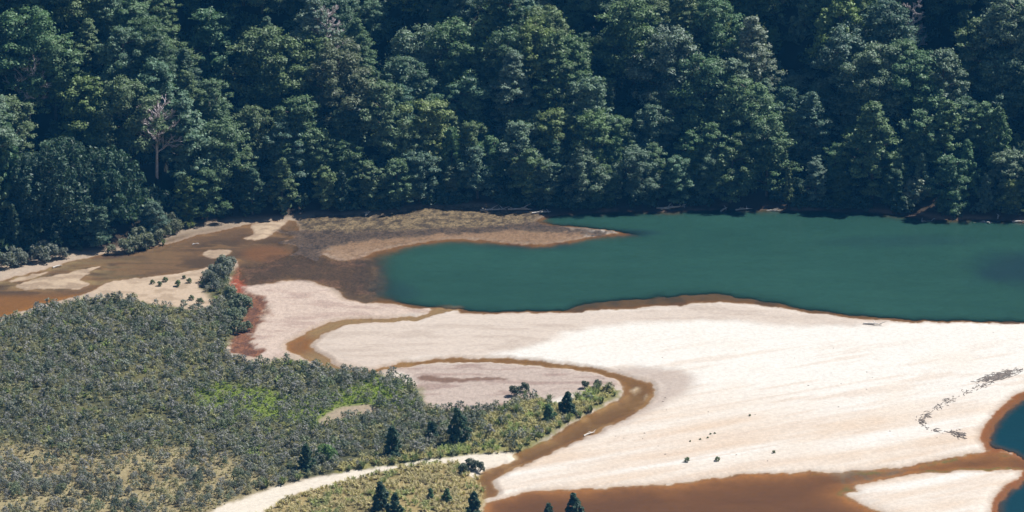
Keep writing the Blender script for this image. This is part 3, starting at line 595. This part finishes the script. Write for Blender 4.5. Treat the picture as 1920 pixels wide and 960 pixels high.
# ------------------------------------------------------------------ recognisable forest trees: crown top x, y in the survey, height in metres
HERO = [
 ('totara', 0, 118, 266, 17.5, 'dark green', 'huge dense dark round tree above the brown shallows'), ('totara', 1, 205, 283, 14.5, 'dark green', 'dense dark round tree joined to the huge one, on its lake side'),
 ('totara', 1, 62, 290, 13, 'dark green', 'dark round tree on the outer side of the huge dense one'), ('spire', 2, 24, 382, 9.5, 'dark green', 'dark pointed conifer at the picture edge above the sandy bank'),
 ('spire', 0, 8, 232, 15, 'mid green', 'pointed green tree cut by the picture edge above the dark conifer'),
 ('dome', 1, 168, 145, 16, 'yellow-green', 'bright yellow-green beech beside the brownish half-dead tree'), ('dome', 2, 240, 160, 17, 'olive', 'wide olive dome above the bare grey tree'),
 ('column', 2, 350, 180, 21, 'blue-green', 'tall dense blue-green tree beside the bare grey tree'), ('layer', 2, 385, 318, 11, 'mid green', 'layered green tree above the head of the sandy shallows'),
 ('dome', 2, 490, 66, 19, 'olive', 'broad olive dome crown high on the spur over the shallows'), ('dome', 0, 560, 75, 18, 'olive', 'sunlit olive dome next to the broad one on the spur'),
 ('dome', 0, 640, 90, 18, 'russet', 'russet-tinged dome at the downhill edge of the spur'), ('layer', 0, 560, 190, 18, 'mid green', 'layered green beech halfway up above the mud flat head'),
 ('dome', 3, 715, 158, 17, 'olive', 'olive beech with bright shelves above the mud flat'), ('layer', 3, 800, 192, 15, 'yellow-green', 'bright layered beech right of the olive one above the mud flat'),
 ('dome', 2, 850, 50, 19, 'mid green', 'broad domed beech high above the spit'), ('dome', 0, 790, 62, 17, 'grey-green', 'grey-green dome beside the broad domed beech'),
 ('column', 0, 960, 95, 19, 'grey-green', 'tall grey-green leaning crown above the spit tip'), ('layer', 1, 880, 148, 16, 'blue-green', 'blue-green layered tree below the broad dome'),
 ('column', 1, 1038, 68, 18, 'olive', 'narrow olive crown standing alone above a dark gully'), ('layer', 0, 1100, 150, 16, 'grey-green', 'grey-green shelved beech below the long spur'),
 ('dome', 3, 975, 234, 14, 'grey-green', 'pale round crown low above the spit'), ('layer', 3, 1110, 214, 15, 'olive', 'flat-topped olive beech above the lake inlet'), ('dome', 1, 1045, 208, 13, 'yellow-green', 'small bright crown beside the flat-topped olive beech'),
 ('layer', 1, 1225, 272, 11, 'mid green', 'small shelved beech above the white driftwood tangle'), ('dome', 3, 895, 278, 11, 'blue-green', 'low blue-green crown over the olive mud flat'),
 ('dome', 2, 1190, 4, 19, 'olive', 'big olive dome at the top of the long spur'), ('dome', 0, 1260, 60, 18, 'grey-green', 'grey-green dome on the long spur, second from the top'), ('dome', 2, 1325, 115, 18, 'mid green', 'green dome halfway down the long spur'),
 ('dome', 0, 1392, 158, 17, 'olive', 'olive dome low on the long spur'), ('layer', 2, 1440, 222, 17, 'mid green', 'lowest beech of the long spur, leaning towards the lake'), ('column', 2, 1415, 32, 19, 'pale green', 'pale silvery tall tree in the dark gully'),
 ('dome', 3, 1570, 8, 16, 'yellow-green', 'bright rounded crown high over the lake middle'), ('dome', 0, 1590, 60, 17, 'grey-green', 'broad grey-green crown under the bright rounded one'), ('dome', 2, 1650, 95, 17, 'grey-green', 'wide pale grey-green crown above the tall shelved column'),
 ('column', 0, 1640, 192, 21, 'olive', 'tall shelved column beech at the water edge with full length lit'), ('column', 1, 1520, 175, 16, 'blue-green', 'small blue-green tree in the gap beside the shelved column'),
 ('dome', 1, 1725, 102, 14, 'mid green', 'green crown of a pair above the lake, the one nearer the column'), ('dome', 3, 1772, 100, 14, 'grey-green', 'grey-green crown of a pair above the lake, the outer one'),
 ('layer', 1, 1825, 38, 17, 'olive', 'olive shelved beech high above the lake end'), ('dome', 0, 1895, 12, 18, 'grey-green', 'grey-green crown in the upper corner above the lake end'), ('layer', 0, 1880, 100, 17, 'blue-green', 'blue-green layered tree near the picture edge above the conifers'),
 ('spire', 2, 1820, 262, 13, 'mid green', 'spiky green conifer by the water near the lake end'), ('spire', 0, 1876, 200, 16, 'mid green', 'taller spiky conifer behind the one near the lake end'), ('spire', 1, 1727, 288, 10, 'blue-green', 'slim conifer just behind the pale bank bush'),
 ('column', 1, 1775, 190, 16, 'mid green', 'dark slim tree between the paired crowns and the conifers'),
 ('dome', 0, 60, 30, 18, 'mid green', 'green dome in the upper corner above the half-dead tree'), ('dome', 2, 100, 78, 17, 'olive', 'olive dome below the upper corner, above the yellow-green beech'), ('layer', 0, 390, 25, 17, 'mid green', 'layered beech at the top above a dark gully'),
 ('column', 0, 590, 0, 18, 'pale green', 'silvery tree with pale limbs at the top edge'), ('layer', 2, 290, 120, 16, 'blue-green', 'blue-green layered beech above the bare grey tree'),
]
trees = []; spots = []
for kd, i, px_, py_, h, tint, lab in HERO:
    q = top_on_ray(px_, py_, h)
    if q is None: continue
    sc = h/PH[(kd, i)]; sc = (sc*rng.uniform(0.95, 1.12), sc*1.02, sc) if kd in ('dome', 'layer') else sc
    nm = {'totara': 'totara_tree', 'spire': 'conifer_tree'}.get(kd, 'beech_tree')
    e = plant_tree(nm, (kd, i), (q[0], q[1], q[2]-0.2), rng.random()*6.28, sc, tint, rng)
    tag(e, lab, 'tree', 'trees of the hillside forest'); spots.append((q[0], q[1], 4.3 if kd != 'totara' else 6.5))
# bare and half-dead trees
for px_, py_, h, R, lab, sd_ in ((290, 200, 15.5, 6.4, 'bare grey dead tree standing among green crowns above the shallows', 3), (50, 120, 15, 6.4, 'brownish leafless half-dead tree near the picture edge', 4), (612, 18, 15, 4.5, 'pale bare trunk with few limbs at the top edge of the forest', 5), (1712, 4, 16, 4.0, 'thin grey dead stem high above the lake', 6)):
    q = top_on_ray(px_, py_, h); (tv, tf), (bv, bf) = bare_tree(sd_, h, R)
    e = bpy.data.objects.new('dead_tree', None); COL.objects.link(e); e.location = (q[0], q[1], q[2]-0.2)
    link('trunk', mesh_np('trunk', tv, tf, M_DEAD), e); link('branches', mesh_np('branches', bv, bf, M_DEAD), e)
    tag(e, lab, 'tree', 'dead trees in the forest'); spots.append((q[0], q[1], 4.5)); spots.append((q[0], q[1]-4.5, 3.6))
# the rest of the forest, row behind row up the slope
ROWS = [(1.6, 5.2), (6.4, 5.7), (11.8, 6.0), (17.5, 6.2), (23.5, 6.4), (30, 6.5), (37, 6.7), (44, 6.9), (51, 7.1)]
RW = ['front row along the shore', 'second row up the slope', 'third row up the slope', 'fourth row up the slope', 'fifth row up the slope', 'sixth row up the slope', 'seventh row up the slope', 'eighth row up the slope', 'topmost row in view']
SHP = {'dome': 'round-crowned beech', 'layer': 'shelved beech', 'column': 'narrow tall beech', 'spire': 'pointed conifer'}
for ri, (s0, sp) in enumerate(ROWS):
    row = []; X = -118 + rng.random()*sp
    while X < 120:
        xx = X + rng.uniform(-1.4, 1.4); yy = float(shore_y(np.array([xx]))[0]) + s0 + rng.uniform(-2.0, 2.0)*(0.4 if ri == 0 else 1)
        X += sp*rng.uniform(0.85, 1.2)
        if any((xx-a)**2+(yy-b)**2 < r*r for a, b, r in spots): continue
        zz = ground_z(xx, yy)
        pb = proj((xx, yy, zz)); 
        if pb[0] < -40 or pb[0] > 1960 or pb[1] < -12: continue
        rid = math.cos(2*math.pi*(xx + 0.9*s0 - 64.5)/39.0)
        if ri > 1 and rid < -0.45 and rng.random() < 0.2: continue
        if ri == 0: kd = rng.choices(('dome', 'layer', 'column', 'spire'), (2, 4, 2, 2))[0]; h = rng.uniform(7, 12)
        elif ri == 1: kd = rng.choices(('dome', 'layer', 'column', 'spire'), (3, 4, 2, 1))[0]; h = rng.uniform(10, 15)
        else: kd = rng.choices(('dome', 'layer', 'column', 'spire'), (5, 4, 2, 0.4))[0]; h = 11.2 + 2.4*rid + rng.uniform(-2.5, 3)
        i = rng.randrange(len([k for k in PROTO if k[0] == kd]))
        tint = rng.choices(('olive', 'mid green', 'blue-green', 'grey-green', 'yellow-green', 'dark green'), (4 if xx < 0 else 2, 3, 3, 3 if xx > 0 else 1.5, 1.2 if xx < -40 else 0.3, 2.5 if rid < 0 else 1))[0]
        row.append((xx, yy, zz, kd, i, h, tint)); spots.append((xx, yy, 2.5))
    row.sort(key=lambda r: proj(r[:3])[0])
    for n_, (xx, yy, zz, kd, i, h, tint) in enumerate(row):
        e = plant_tree('conifer_tree' if kd == 'spire' else 'beech_tree', (kd, i), (xx, yy, zz-0.2), rng.random()*6.28, (lambda a, b: (a*b, a*b*rng.uniform(.9, 1.1), a))(h/PH[(kd, i)], rng.uniform(0.9, 1.12)), tint, rng)
        tag(e, f'{tint} {SHP[kd]}, {ordinal(n_+1)} from the left in the {RW[ri]}', 'tree', 'trees of the hillside forest')

def scatter_mass(name, items, material, label):
    """items: (quads array, location, rotation, scale, tint) joined into one mass that nobody could count"""
    Qs = []; Ts = []
    for Q, loc, rz, sc, tint in items:
        c, s_ = math.cos(rz), math.sin(rz); R_ = np.array([[c, -s_, 0], [s_, c, 0], [0, 0, 1]])*sc
        Qs.append(Q @ R_.T + np.asarray(loc)); Ts.append(np.tile(tint, (len(Q), 1)))
    o = link(name, quads(np.concatenate(Qs), name, material, np.concatenate(Ts))); tag(o, label, kind='stuff'); return o
# wood further up the hill and beside the frame
it = []; LOWQ = {k: PROTO[k][2][np.random.default_rng(1).permutation(len(PROTO[k][2]))[:420]] for k in PROTO if k[0] in ('dome', 'layer')}
lk = list(LOWQ); r2 = random.Random(3)
for k in range(420):
    xx = r2.uniform(-190, 190); s_ = r2.uniform(3, 150); yy = float(shore_y(np.array([xx]))[0]) + s_
    zz = float(hill(np.array([xx]), np.array([yy]))[0][0]); pb = proj((xx, yy, zz))
    if -60 < pb[0] < 1980 and pb[1] > -40: continue
    q = r2.choice(lk); Q = LOWQ[q]; c_ = Q.mean(1, keepdims=True); Q = c_ + (Q-c_)*3.2
    t = TINT[r2.choice(('olive', 'mid green', 'blue-green'))]; it.append((Q, (xx, yy, zz-0.3), r2.random()*6.28, 1.0, t))
scatter_mass('forest', it, M_LEAFA, 'dense green forest covering the upper hillside')

# ferns and saplings on the forest floor
UND = [shrub_quads(880, 3.2, 2.4, 12, 120, 0.6), shrub_quads(881, 2.6, 2.2, 12, 120, 0.6), shrub_quads(882, 4.2, 2.2, 14, 130, 0.6)]
it = []
for k in range(2000):
    xx = r2.uniform(-120, 122); s_ = r2.uniform(0.6, 62); yy = float(shore_y(np.array([xx]))[0]) + s_
    t = np.array(TINT[r2.choice(('mid green', 'dark green', 'blue-green'))])*r2.uniform(0.4, 0.8); it.append((UND[k % 3], (xx, yy, ground_z(xx, yy)-0.3), r2.random()*6.28, r2.uniform(0.4, 0.8) if s_ < 3 else r2.uniform(0.7, 1.2), t))
for k in range(420):
    xx = r2.uniform(-30, 122); yy = float(shore_y(np.array([xx]))[0]) + r2.uniform(-0.6, 1.6)
    if fbm(np.array([xx/7]), np.array([0.3]), 99)[0] < 0.40 or any(abs(xx-(a_-960)*0.1115) < 3.4 for a_ in (1255, 1358, 1395, 1452, 1735, 1850, 1875, 1908)): continue
    it.append((UND[k % 3], (xx, yy, max(0.1, ground_z(xx, yy))-0.2), r2.random()*6.28, r2.uniform(0.3, 0.75), np.array(TINT['dark green'])*r2.uniform(0.6, 1.2)))
scatter_mass('undergrowth', it, M_LEAFA, 'dark undergrowth covering the forest floor')

# ------------------------------------------------------------------ scrub, flax, grass
def inside(poly, X_, Y_): return sdf(np.array(X_), np.array(Y_), poly)
r3 = np.random.default_rng(11)
SHR = [shrub_quads(800+i, 1.75, 0.95, 13, 330, 0.15, 1.4) for i in range(6)]
SHRL = [shrub_quads(820+i, 1.75, 0.95, 10, 115, 0.22, 1.3) for i in range(6)]
SHRM = [quads(q, 'manuka_shrub', M_SCRUB) for q in SHR]
cand = np.stack([r3.uniform(-118, 22, 90000), r3.uniform(640, 815, 90000)], 1)
sd1 = sdf(cand[:, 0], cand[:, 1], WP['scrub']); cand = cand[sd1 < -0.4]
tan_d = sdf(cand[:, 0], cand[:, 1], WP['tan']); belt_d = sdf(cand[:, 0], cand[:, 1], WP['belt']); gr_d = sdf(cand[:, 0], cand[:, 1], WP['green']); bare_d = sdf(cand[:, 0], cand[:, 1], WP['bare'])
clus = fbm(cand[:, 0]/5, cand[:, 1]/7, 91)
keep_p = np.where(tan_d < 0, np.where(clus > 0.53, 0.85, 0.09), np.where(belt_d < 0, 0.03, np.where(gr_d < 0, 0.10+0.6*(clus > 0.5), np.where(clus < 0.40, 0.12, 1.0))))
keep_p = np.where(bare_d < 0.5, 0, keep_p)
cand = cand[(r3.random(len(cand)) < keep_p)]
grid = {}; pts = []
for X_, Y_ in cand:
    gx, gy = int(X_//1.1), int(Y_//1.1)
    if any((X_-a)**2+(Y_-b)**2 < (0.82+0.55*hash2(np.array([X_*9//1]), np.array([Y_*9//1]), 1)[0])**2 or False for i in (-1, 0, 1) for j in (-1, 0, 1) for a, b in grid.get((gx+i, gy+j), ())): continue
    grid.setdefault((gx, gy), []).append((X_, Y_)); pts.append((float(X_), float(Y_)))
vis = []
for X_, Y_ in pts:
    p = proj((X_, Y_, 0.4))
    if -30 < p[0] < 1950 and p[1] < 985: vis.append((p[1], X_, Y_, p))
vis.sort(key=lambda v: -v[0])
GREYS = np.array([(0.26, 0.262, 0.235), (0.22, 0.24, 0.20), (0.29, 0.285, 0.28), (0.20, 0.235, 0.15), (0.29, 0.285, 0.18), (0.12, 0.145, 0.11)])
SWORD = ('grey-green', 'sage', 'pale grey', 'green', 'yellowish', 'dark')
def shrub_tint():
    global sw
    sw = int(r3.choice(6, p=(.26, .22, .2, .12, .1, .1))); return GREYS[sw]*r3.uniform(0.8, 1.15)
it = []; nind = 0
def shrub_label(p, sc, w_):
    px_, py_ = p
    size = 'small' if sc < 0.72 else ('large' if sc > 1.0 else 'medium-sized')
    where = ('in tan grass at the picture corner' if px_ < 90 else 'in tan grass near the corner' if px_ < 180 else 'in tan grass well short of the track' if px_ < 270 else 'in tan grass nearer the track' if px_ < 360
             else 'beside the track start' if px_ < 450 else 'above the track start' if px_ < 540 else 'lining the middle of the track' if px_ < 700 else 'near the far end of the track')
    depth_ = 'at the very bottom' if py_ > 940 else 'just above the bottom' if py_ > 915 else 'a little further up' if py_ > 895 else 'at the upper side'
    return f'{size} {w_} shrub {where}, {depth_}'
for py_, X_, Y_, p in vis:
    zz = ground_z(X_, Y_); t = shrub_tint(); k = int(r3.integers(6)); sc = float(r3.choice((0.45, 0.68, 0.9, 1.2), p=(.3, .35, .25, .1))*r3.uniform(.88, 1.12)); rz = float(r3.random()*6.28)
    if nind < 290 and 0 <= p[0] <= 1920 and p[1] < 968:
        o = link('manuka_shrub', SHRM[k], None, (X_, Y_, zz-0.05), rz, (sc*1.05, sc*1.05, sc*float(r3.uniform(.85, 1.2)))); o.color = (*t, 1)
        tag(o, shrub_label(p, sc, SWORD[sw]), 'shrub', 'nearest shrubs of the scrub'); nind += 1
    else: it.append((SHRL[k], (X_, Y_, zz-0.05), rz, sc, t))
scatter_mass('scrubland', it, M_SCRUBA, 'dense grey-green scrub covering the flat beside the stream')

# grass tufts: tan, green and yellowish
TUF = [blades(900+i, 9, 0.55, 0.45, 0.10, 0.5) for i in range(4)]; TUS = [blades(920+i, 20, 1.05, 0.85, 0.13, 0.6) for i in range(3)]
it = []
c2 = np.stack([r3.uniform(-118, 26, 30000), r3.uniform(640, 800, 30000)], 1)
D = {k: sdf(c2[:, 0], c2[:, 1], WP[k]) for k in ('scrub', 'tan', 'green', 'belt', 'gnear', 'bare')}
gn2 = fbm(c2[:, 0]/3, c2[:, 1]/4, 95)
for i in range(len(c2)):
    X_, Y_ = map(float, c2[i]); u_ = r3.random()
    if D['gnear'][i] < -0.2: t = np.array((0.52, 0.45, 0.25)) if gn2[i] > 0.42 else np.array((0.36, 0.38, 0.17)); Q = TUS[i % 3]; sc = r3.uniform(0.5, 1.05)
    elif D['scrub'][i] > -0.2 or D['bare'][i] < 0: continue
    elif D['green'][i] < 0: 
        t = np.array((0.30, 0.39, 0.07)); Q = TUF[i % 4]; sc = r3.uniform(0.7, 1.3)
    elif D['belt'][i] < 0: t = np.array((0.48, 0.43, 0.22)) if gn2[i] > 0.45 else np.array((0.33, 0.38, 0.14)); Q = TUS[i % 3]; sc = r3.uniform(0.5, 1.1)
    elif D['tan'][i] < 0: t = np.array((0.47, 0.42, 0.27)); Q = TUF[i % 4]; sc = r3.uniform(0.6, 1.3)
    else:
        if u_ < 0.76: continue
        t = np.array((0.36, 0.35, 0.19)) if gn2[i] > 0.4 else np.array((0.25, 0.31, 0.11)); Q = TUF[i % 4]; sc = r3.uniform(1.0, 2.3)
    it.append((Q, (X_, Y_, ground_z(X_, Y_)-0.02), r3.random()*6.28, sc, t*r3.uniform(0.75, 1.2)))
scatter_mass('grass', it, M_SCRUBA, 'tan and green tussock grass between the shrubs')

# flax plants: fans of strap leaves along the stream and the far bank
FLX = [quads(blades(940+i, 42, 1.9, 1.25, 0.13, 0.55), 'flax_plant', M_SCRUB) for i in range(4)]
SEEN = {}
def nth(lab):
    SEEN[lab] = SEEN.get(lab, 0)+1; return SEEN[lab]
def rowsort(L_): return sorted(L_)
def flax(px_, py_, sc, lab, group):
    lab = f'{lab}, {ordinal(nth(lab))} from the left'
    p = at(px_, py_, 0.35); o = link('flax_plant', FLX[rng.randrange(4)], None, (p[0], p[1], ground_z(*p)-0.03), rng.random()*6.28, sc)
    k = rng.uniform(0.8, 1.2); o.color = (0.19*k, 0.23*k, 0.10*k, 1); tag(o, lab, 'flax', group)
for px_, py_ in rowsort(((985,740),(1005,748),(1030,752),(1082,748),(1102,738),(1122,732),(1140,734),(1152,742),(1128,756),(1108,770),(1088,780),(1066,790),(1050,800),(1030,812),(1008,822),(990,832),(975,842))):
    flax(px_, py_, rng.uniform(0.6, 0.95), 'green flax clump on the grassy point inside the stream bend', 'flax on the stream point')
for px_, py_ in rowsort(((955,790),(935,802),(915,812),(968,775),(945,778),(900,826),(925,836),(945,824),(985,796),(1010,785),(960,812))):
    flax(px_, py_, rng.uniform(0.7, 1.1), 'green flax clump among tussocks between scrub and stream', 'flax between scrub and stream')
for px_, py_ in rowsort(((850,852),(828,858),(806,860),(780,864),(760,866),(735,870),(705,872),(680,878),(655,882),(560,900),(530,908),(500,914))):
    flax(px_, py_, rng.uniform(0.6, 1.0), 'pale green flax clump at the upper edge of the sandy track', 'flax along the sandy track')
for px_, py_ in rowsort(((340,430),(354,428),(362,426),(326,440),(306,456))):
    flax(px_, py_, rng.uniform(0.8, 1.1), 'yellowish flax clump on the far sandy bank below the forest', 'flax on the far bank')

# rounded bushes
SHB = [shrub_quads(860+i, 2.4, 1.6, 16, 700, 0.24) for i in range(3)]; SHBM = [quads(q, 'bush', M_SCRUB) for q in SHB]
def bush(px_, py_, sc, tint, lab, group=None, zz=None):
    if group: lab = f'{lab}, {ordinal(nth(lab))} from the left'
    p = at(px_, py_, 0.3); o = link('bush', SHBM[rng.randrange(3)], None, (p[0], p[1], ground_z(*p)-0.08), rng.random()*6.28, sc); k = rng.uniform(.9, 1.1)
    o.color = (tint[0]*k, tint[1]*k, tint[2]*k, 1); return tag(o, lab, 'bush', group)
GG = (0.18, 0.20, 0.165); DG = (0.085, 0.11, 0.075); YG = (0.14, 0.19, 0.08)
for px_, py_, sc in rowsort(((14,503,1.3),(42,497,1.1),(70,492,1.4),(95,487,1.3),(118,483,0.9),(30,492,1.3),(84,480,1.2))): bush(px_, py_, sc, GG, 'grey bush on the far bank below the dark pointed conifer', 'grey bushes below the conifer')
for px_, py_, sc in rowsort(((208,474,0.8),(236,471,1.2),(256,468,1.3),(276,462,1.3),(296,454,1.2),(262,456,1.3),(308,444,1.3),(286,446,1.2),(330,436,1.1),(318,430,1.2))): bush(px_, py_, sc, (0.19, 0.21, 0.14), 'grey-green bush on the far bank below the huge dark tree', 'bushes below the huge dark tree')
for px_, py_, sc in rowsort(((395,536,1.1),(412,524,1.2),(425,512,1.1),(400,520,1.0),(388,528,0.9),(432,504,1.0),(415,505,1.1),(405,545,0.7))): bush(px_, py_, sc, GG, 'grey-green bush in the clump at the tip of the sand shelf', 'bush clump at the shelf tip')
for px_, py_, sc in rowsort(((430,562,1.1),(448,572,1.0),(462,580,1.2),(440,585,1.0),(452,598,0.9),(436,605,1.1),(445,622,1.0),(462,618,0.8))): bush(px_, py_, sc, (0.16, 0.195, 0.13), 'grey-green bush beside the red algae margin', 'bushes along the red margin')
for px_, py_, sc in rowsort(((286,532,.35),(300,536,.4),(310,528,.4),(333,536,.5),(355,530,.4),(345,522,.3),(375,570,.5),(360,562,.4))): bush(px_, py_, sc, (0.14, 0.18, 0.09), 'small low bush alone on the pale sand shelf', 'small bushes on the sand shelf')
for px_, py_, sc, l in ((1288,866,.36,'small round green bush on the sand by the river, the taller one'), (1345,864,.34,'low spreading green bush on the sand right of the round one'), (1451,849,.22,'tiny green tuft alone on the open sand'), (1406,780,.16,'tiny dark plant on the middle of the white sand')): bush(px_, py_, sc, YG, l)
for px_, py_ in rowsort(((1294,828),(1313,824),(1327,821),(1332,814),(1340,813))): bush(px_, py_, 0.14, YG, 'tiny seedling in the loose line above the round bush', 'seedlings on the sand')
for px_, py_, sc, l in ((868,888,.75,'dark green bush at the stream mouth end of the track, the outer one'), (882,880,.8,'dark green bush in the middle of the trio at the stream mouth'), (898,882,.8,'green bush nearest the water in the trio at the stream mouth'), (612,868,1.3,'bright green rounded bush above the middle of the track'), (965,742,.8,'dark bush at the inner edge of the pink mud'), (985,734,.7,'dark bush at the tip of the scrub on the pink mud'), (1098,728,.6,'grey bush at the upper end of the flax point'), (1120,726,.6,'dark bush on the flax point beside the stream bend')):
    bush(px_, py_, sc, (0.11, 0.19, 0.06) if 'bright' in l else DG, l)
# pale lit bush on the lake bank
q = top_on_ray(1718, 338, 5.0)
if q: tag(plant_tree('bank_tree', ('bush', 0), q, 0.4, 1.0, 'pale green', rng), 'small pale sunlit tree at the water edge', 'tree')

# young trees rising over the scrub
for px_, py_, h, i, tint, lab in ((860,766,6.6,2,'dark green','tallest dark young conifer over the scrub near the stream'), (735,800,5.6,0,'dark green','broad dark young conifer above the sandy track bend'), (812,792,3.4,1,'dark green','short dark young conifer between two taller ones'),
      (574,833,5.0,0,'dark green','dark young conifer beside the bright green bush'), (1063,736,4.2,1,'dark green','dark young conifer on the grassy stream point'), (1030,758,3.4,1,'mid green','slim young tree on the grassy stream point'), (806,790,2.8,0,'mid green','small green sapling in the scrub'),
      (715,903,5.6,2,'dark green','dark young conifer in the tussock patch, the taller of two'), (741,924,4.6,0,'dark green','dark young conifer in the tussock patch, the shorter of two'), (1075,926,6.4,2,'dark green','conifer tip in front of the orange river'), (1030,946,5.0,0,'dark green','lower conifer tip beside the taller one before the river'),
      (888,922,4.6,0,'dark green','dark young tree at the river end of the tussock patch'), (838,916,2.6,1,'mid green','small sapling in the middle of the tussock patch'), (808,915,1.9,1,'mid green','smallest sapling of the tussock patch')):
    q = top_on_ray(px_, py_, h)
    if q: tag(plant_tree('young_conifer', ('young', i), (q[0], q[1], q[2]-0.05), rng.random()*6, (1.25*h/PH[('young', i)], 1.25*h/PH[('young', i)], h/PH[('young', i)]), tint, rng), lab, 'tree', 'young conifers on the flat')

# ------------------------------------------------------------------ driftwood and wrack
def driftwood(px_, py_, L, lab, seed, ang=0.0, forks=3, r=0.16):
    rr2 = random.Random(seed); p = at(px_, py_, 0.3); g = ground_z(*p)
    parts = [tube([(-L/2, 0, 0.1), (-L*0.1, L*0.03, 0.22), (L*0.2, -L*0.02, 0.3), (L/2, L*0.04, 0.2)], [r, r*0.9, r*0.7, r*0.2], 6)]
    for k in range(forks):
        x0 = rr2.uniform(-L*0.3, L*0.4); a = rr2.uniform(-2.6, 2.6); l = L*rr2.uniform(0.2, 0.45)
        parts.append(tube([(x0, 0, 0.2), (x0+l*0.5*math.cos(a), l*0.5*math.sin(a), 0.2+l*0.3), (x0+l*math.cos(a), l*math.sin(a), 0.2+l*rr2.uniform(0.1, 0.6))], [r*0.5, r*0.35, r*0.1], 5))
    V, F = join(parts); o = link('driftwood', mesh_np('driftwood', V, F, M_DRIFT), None, (p[0], p[1], g), ang); tag(o, lab, 'driftwood', 'driftwood along the shores')
for i, a in enumerate(((1262,389,5.6,'biggest tangle of white driftwood on the far lake bank',0.3,7,.2),(1244,391,3.0,'pale branch beside the big white tangle',-.4,3,.13),(1358,391,3.0,'white stub of driftwood on the brown far bank',1.0,4,.14),(1395,391,3.6,'grey branch lying on the brown far bank',.1,3,.12),(1452,393,3.2,'thin grey branch at the shaded far bank',-.2,3,.1),
       (690,401,3.0,'upright grey snag at the forest edge above the mud flat',1.2,6,.13),(925,393,5.5,'long grey log in shade behind the mud flat',.05,5,.16),(975,394,5.0,'grey branchy log in shade beside the long one',-.1,6,.15),(1015,399,4.0,'grey log at the inlet corner of the lake',.15,4,.14),
       (1735,412,4.0,'pale branches below the pale bank tree',.2,5,.13),(1848,414,5.0,'long pale log on the bank near the lake end',-.05,3,.2),(1872,408,2.0,'upright white stub near the long pale log',1.3,3,.12),(1908,414,2.2,'short pale log cut off by the picture edge',0,2,.16),
       (1636,609,3.6,'dark waterlogged branch on the white sand below the lake',-.25,2,.16),(108,498,2.2,'white log on the sandy bank at the brown shallows',.6,1,.14),(367,455,1.4,'small white branch in the brown shallows',.1,2,.1),(1105,812,2.6,'white branch stranded at the stream edge',.7,2,.13))):
    driftwood(a[0], a[1], a[2], a[3], 40+i, a[4], a[5], a[6]*1.35)
# wrack line of twigs and leaf litter along the old tide mark
LINE = smooth_poly([at(px_, py_, 0.3) for px_, py_ in ((1990,672),(1920,692),(1880,702),(1850,722),(1800,740),(1770,757),(1742,775),(1728,790),(1745,805),(1790,812),(1808,820))], False, 8)
parts = []; r4 = random.Random(9)
def twig(X_, Y_, l, a0=None):
    a = r4.random()*6.28 if a0 is None else a0 + r4.gauss(0, 0.45); g = ground_z(X_, Y_)+0.03; dx, dy = l*0.5*math.cos(a), l*0.5*math.sin(a)
    parts.append(tube([(X_-dx, Y_-dy, g), (X_+0.1*dy, Y_-0.1*dx, g+0.06), (X_+dx, Y_+dy, g)], [0.035, 0.05, 0.02], 4))
for k in range(1100):
    i = r4.randrange(len(LINE)-1); t = r4.random(); c = LINE[i]*(1-t)+LINE[i+1]*t; dn = vnoise(np.array([i/2.3]), np.array([0.5]), 4)[0]
    if r4.random() > 0.03+dn**3*1.5: continue
    dv = LINE[i+1]-LINE[i]; twig(c[0]+r4.gauss(0, 0.15+0.35*dn), c[1]+r4.gauss(0, 0.2+0.8*dn), r4.uniform(0.3, 1.3), math.atan2(dv[1], dv[0]))
hc = at(1872, 706, 0.3)
for k in range(300):
    q_ = r4.gauss(0, 1); twig(hc[0]+1.9*q_+r4.gauss(0, .35), hc[1]+1.2*q_+r4.gauss(0, .9), r4.uniform(0.3, 1.3), 0.5)
for k in range(34):
    p = at(r4.uniform(1100, 1900), r4.uniform(620, 870), 0.3); twig(p[0], p[1], r4.uniform(0.12, 0.4))
V, F = join(parts); o = link('tide_debris', mesh_np('tide_debris', V, F, M_DEBRIS)); tag(o, 'dark twigs and litter of the old tide line on white sand', kind='stuff')

# ------------------------------------------------------------------ air
hv = [(-2000, -350, -8), (2000, -350, -8), (2000, 2850, -8), (-2000, 2850, -8), (-2000, -350, 290), (2000, -350, 290), (2000, 2850, 290), (-2000, 2850, 290)]
me = mesh_np('haze', hv, [(0, 3, 2, 1), (4, 5, 6, 7), (0, 1, 5, 4), (1, 2, 6, 5), (2, 3, 7, 6), (3, 0, 4, 7)])
m, t = mat('haze_air'); pv = N(t, 'ShaderNodeVolumePrincipled'); pv.inputs['Color'].default_value = (0.06, 0.42, 1.0, 1); pv.inputs['Density'].default_value = 0.000066; pv.inputs['Anisotropy'].default_value = 0.0
o_ = N(t, 'ShaderNodeOutputMaterial'); t.links.new(pv.outputs[0], o_.inputs['Volume']); me.materials.append(m)
tag(link('haze', me), 'thin blue air over the valley', kind='stuff')
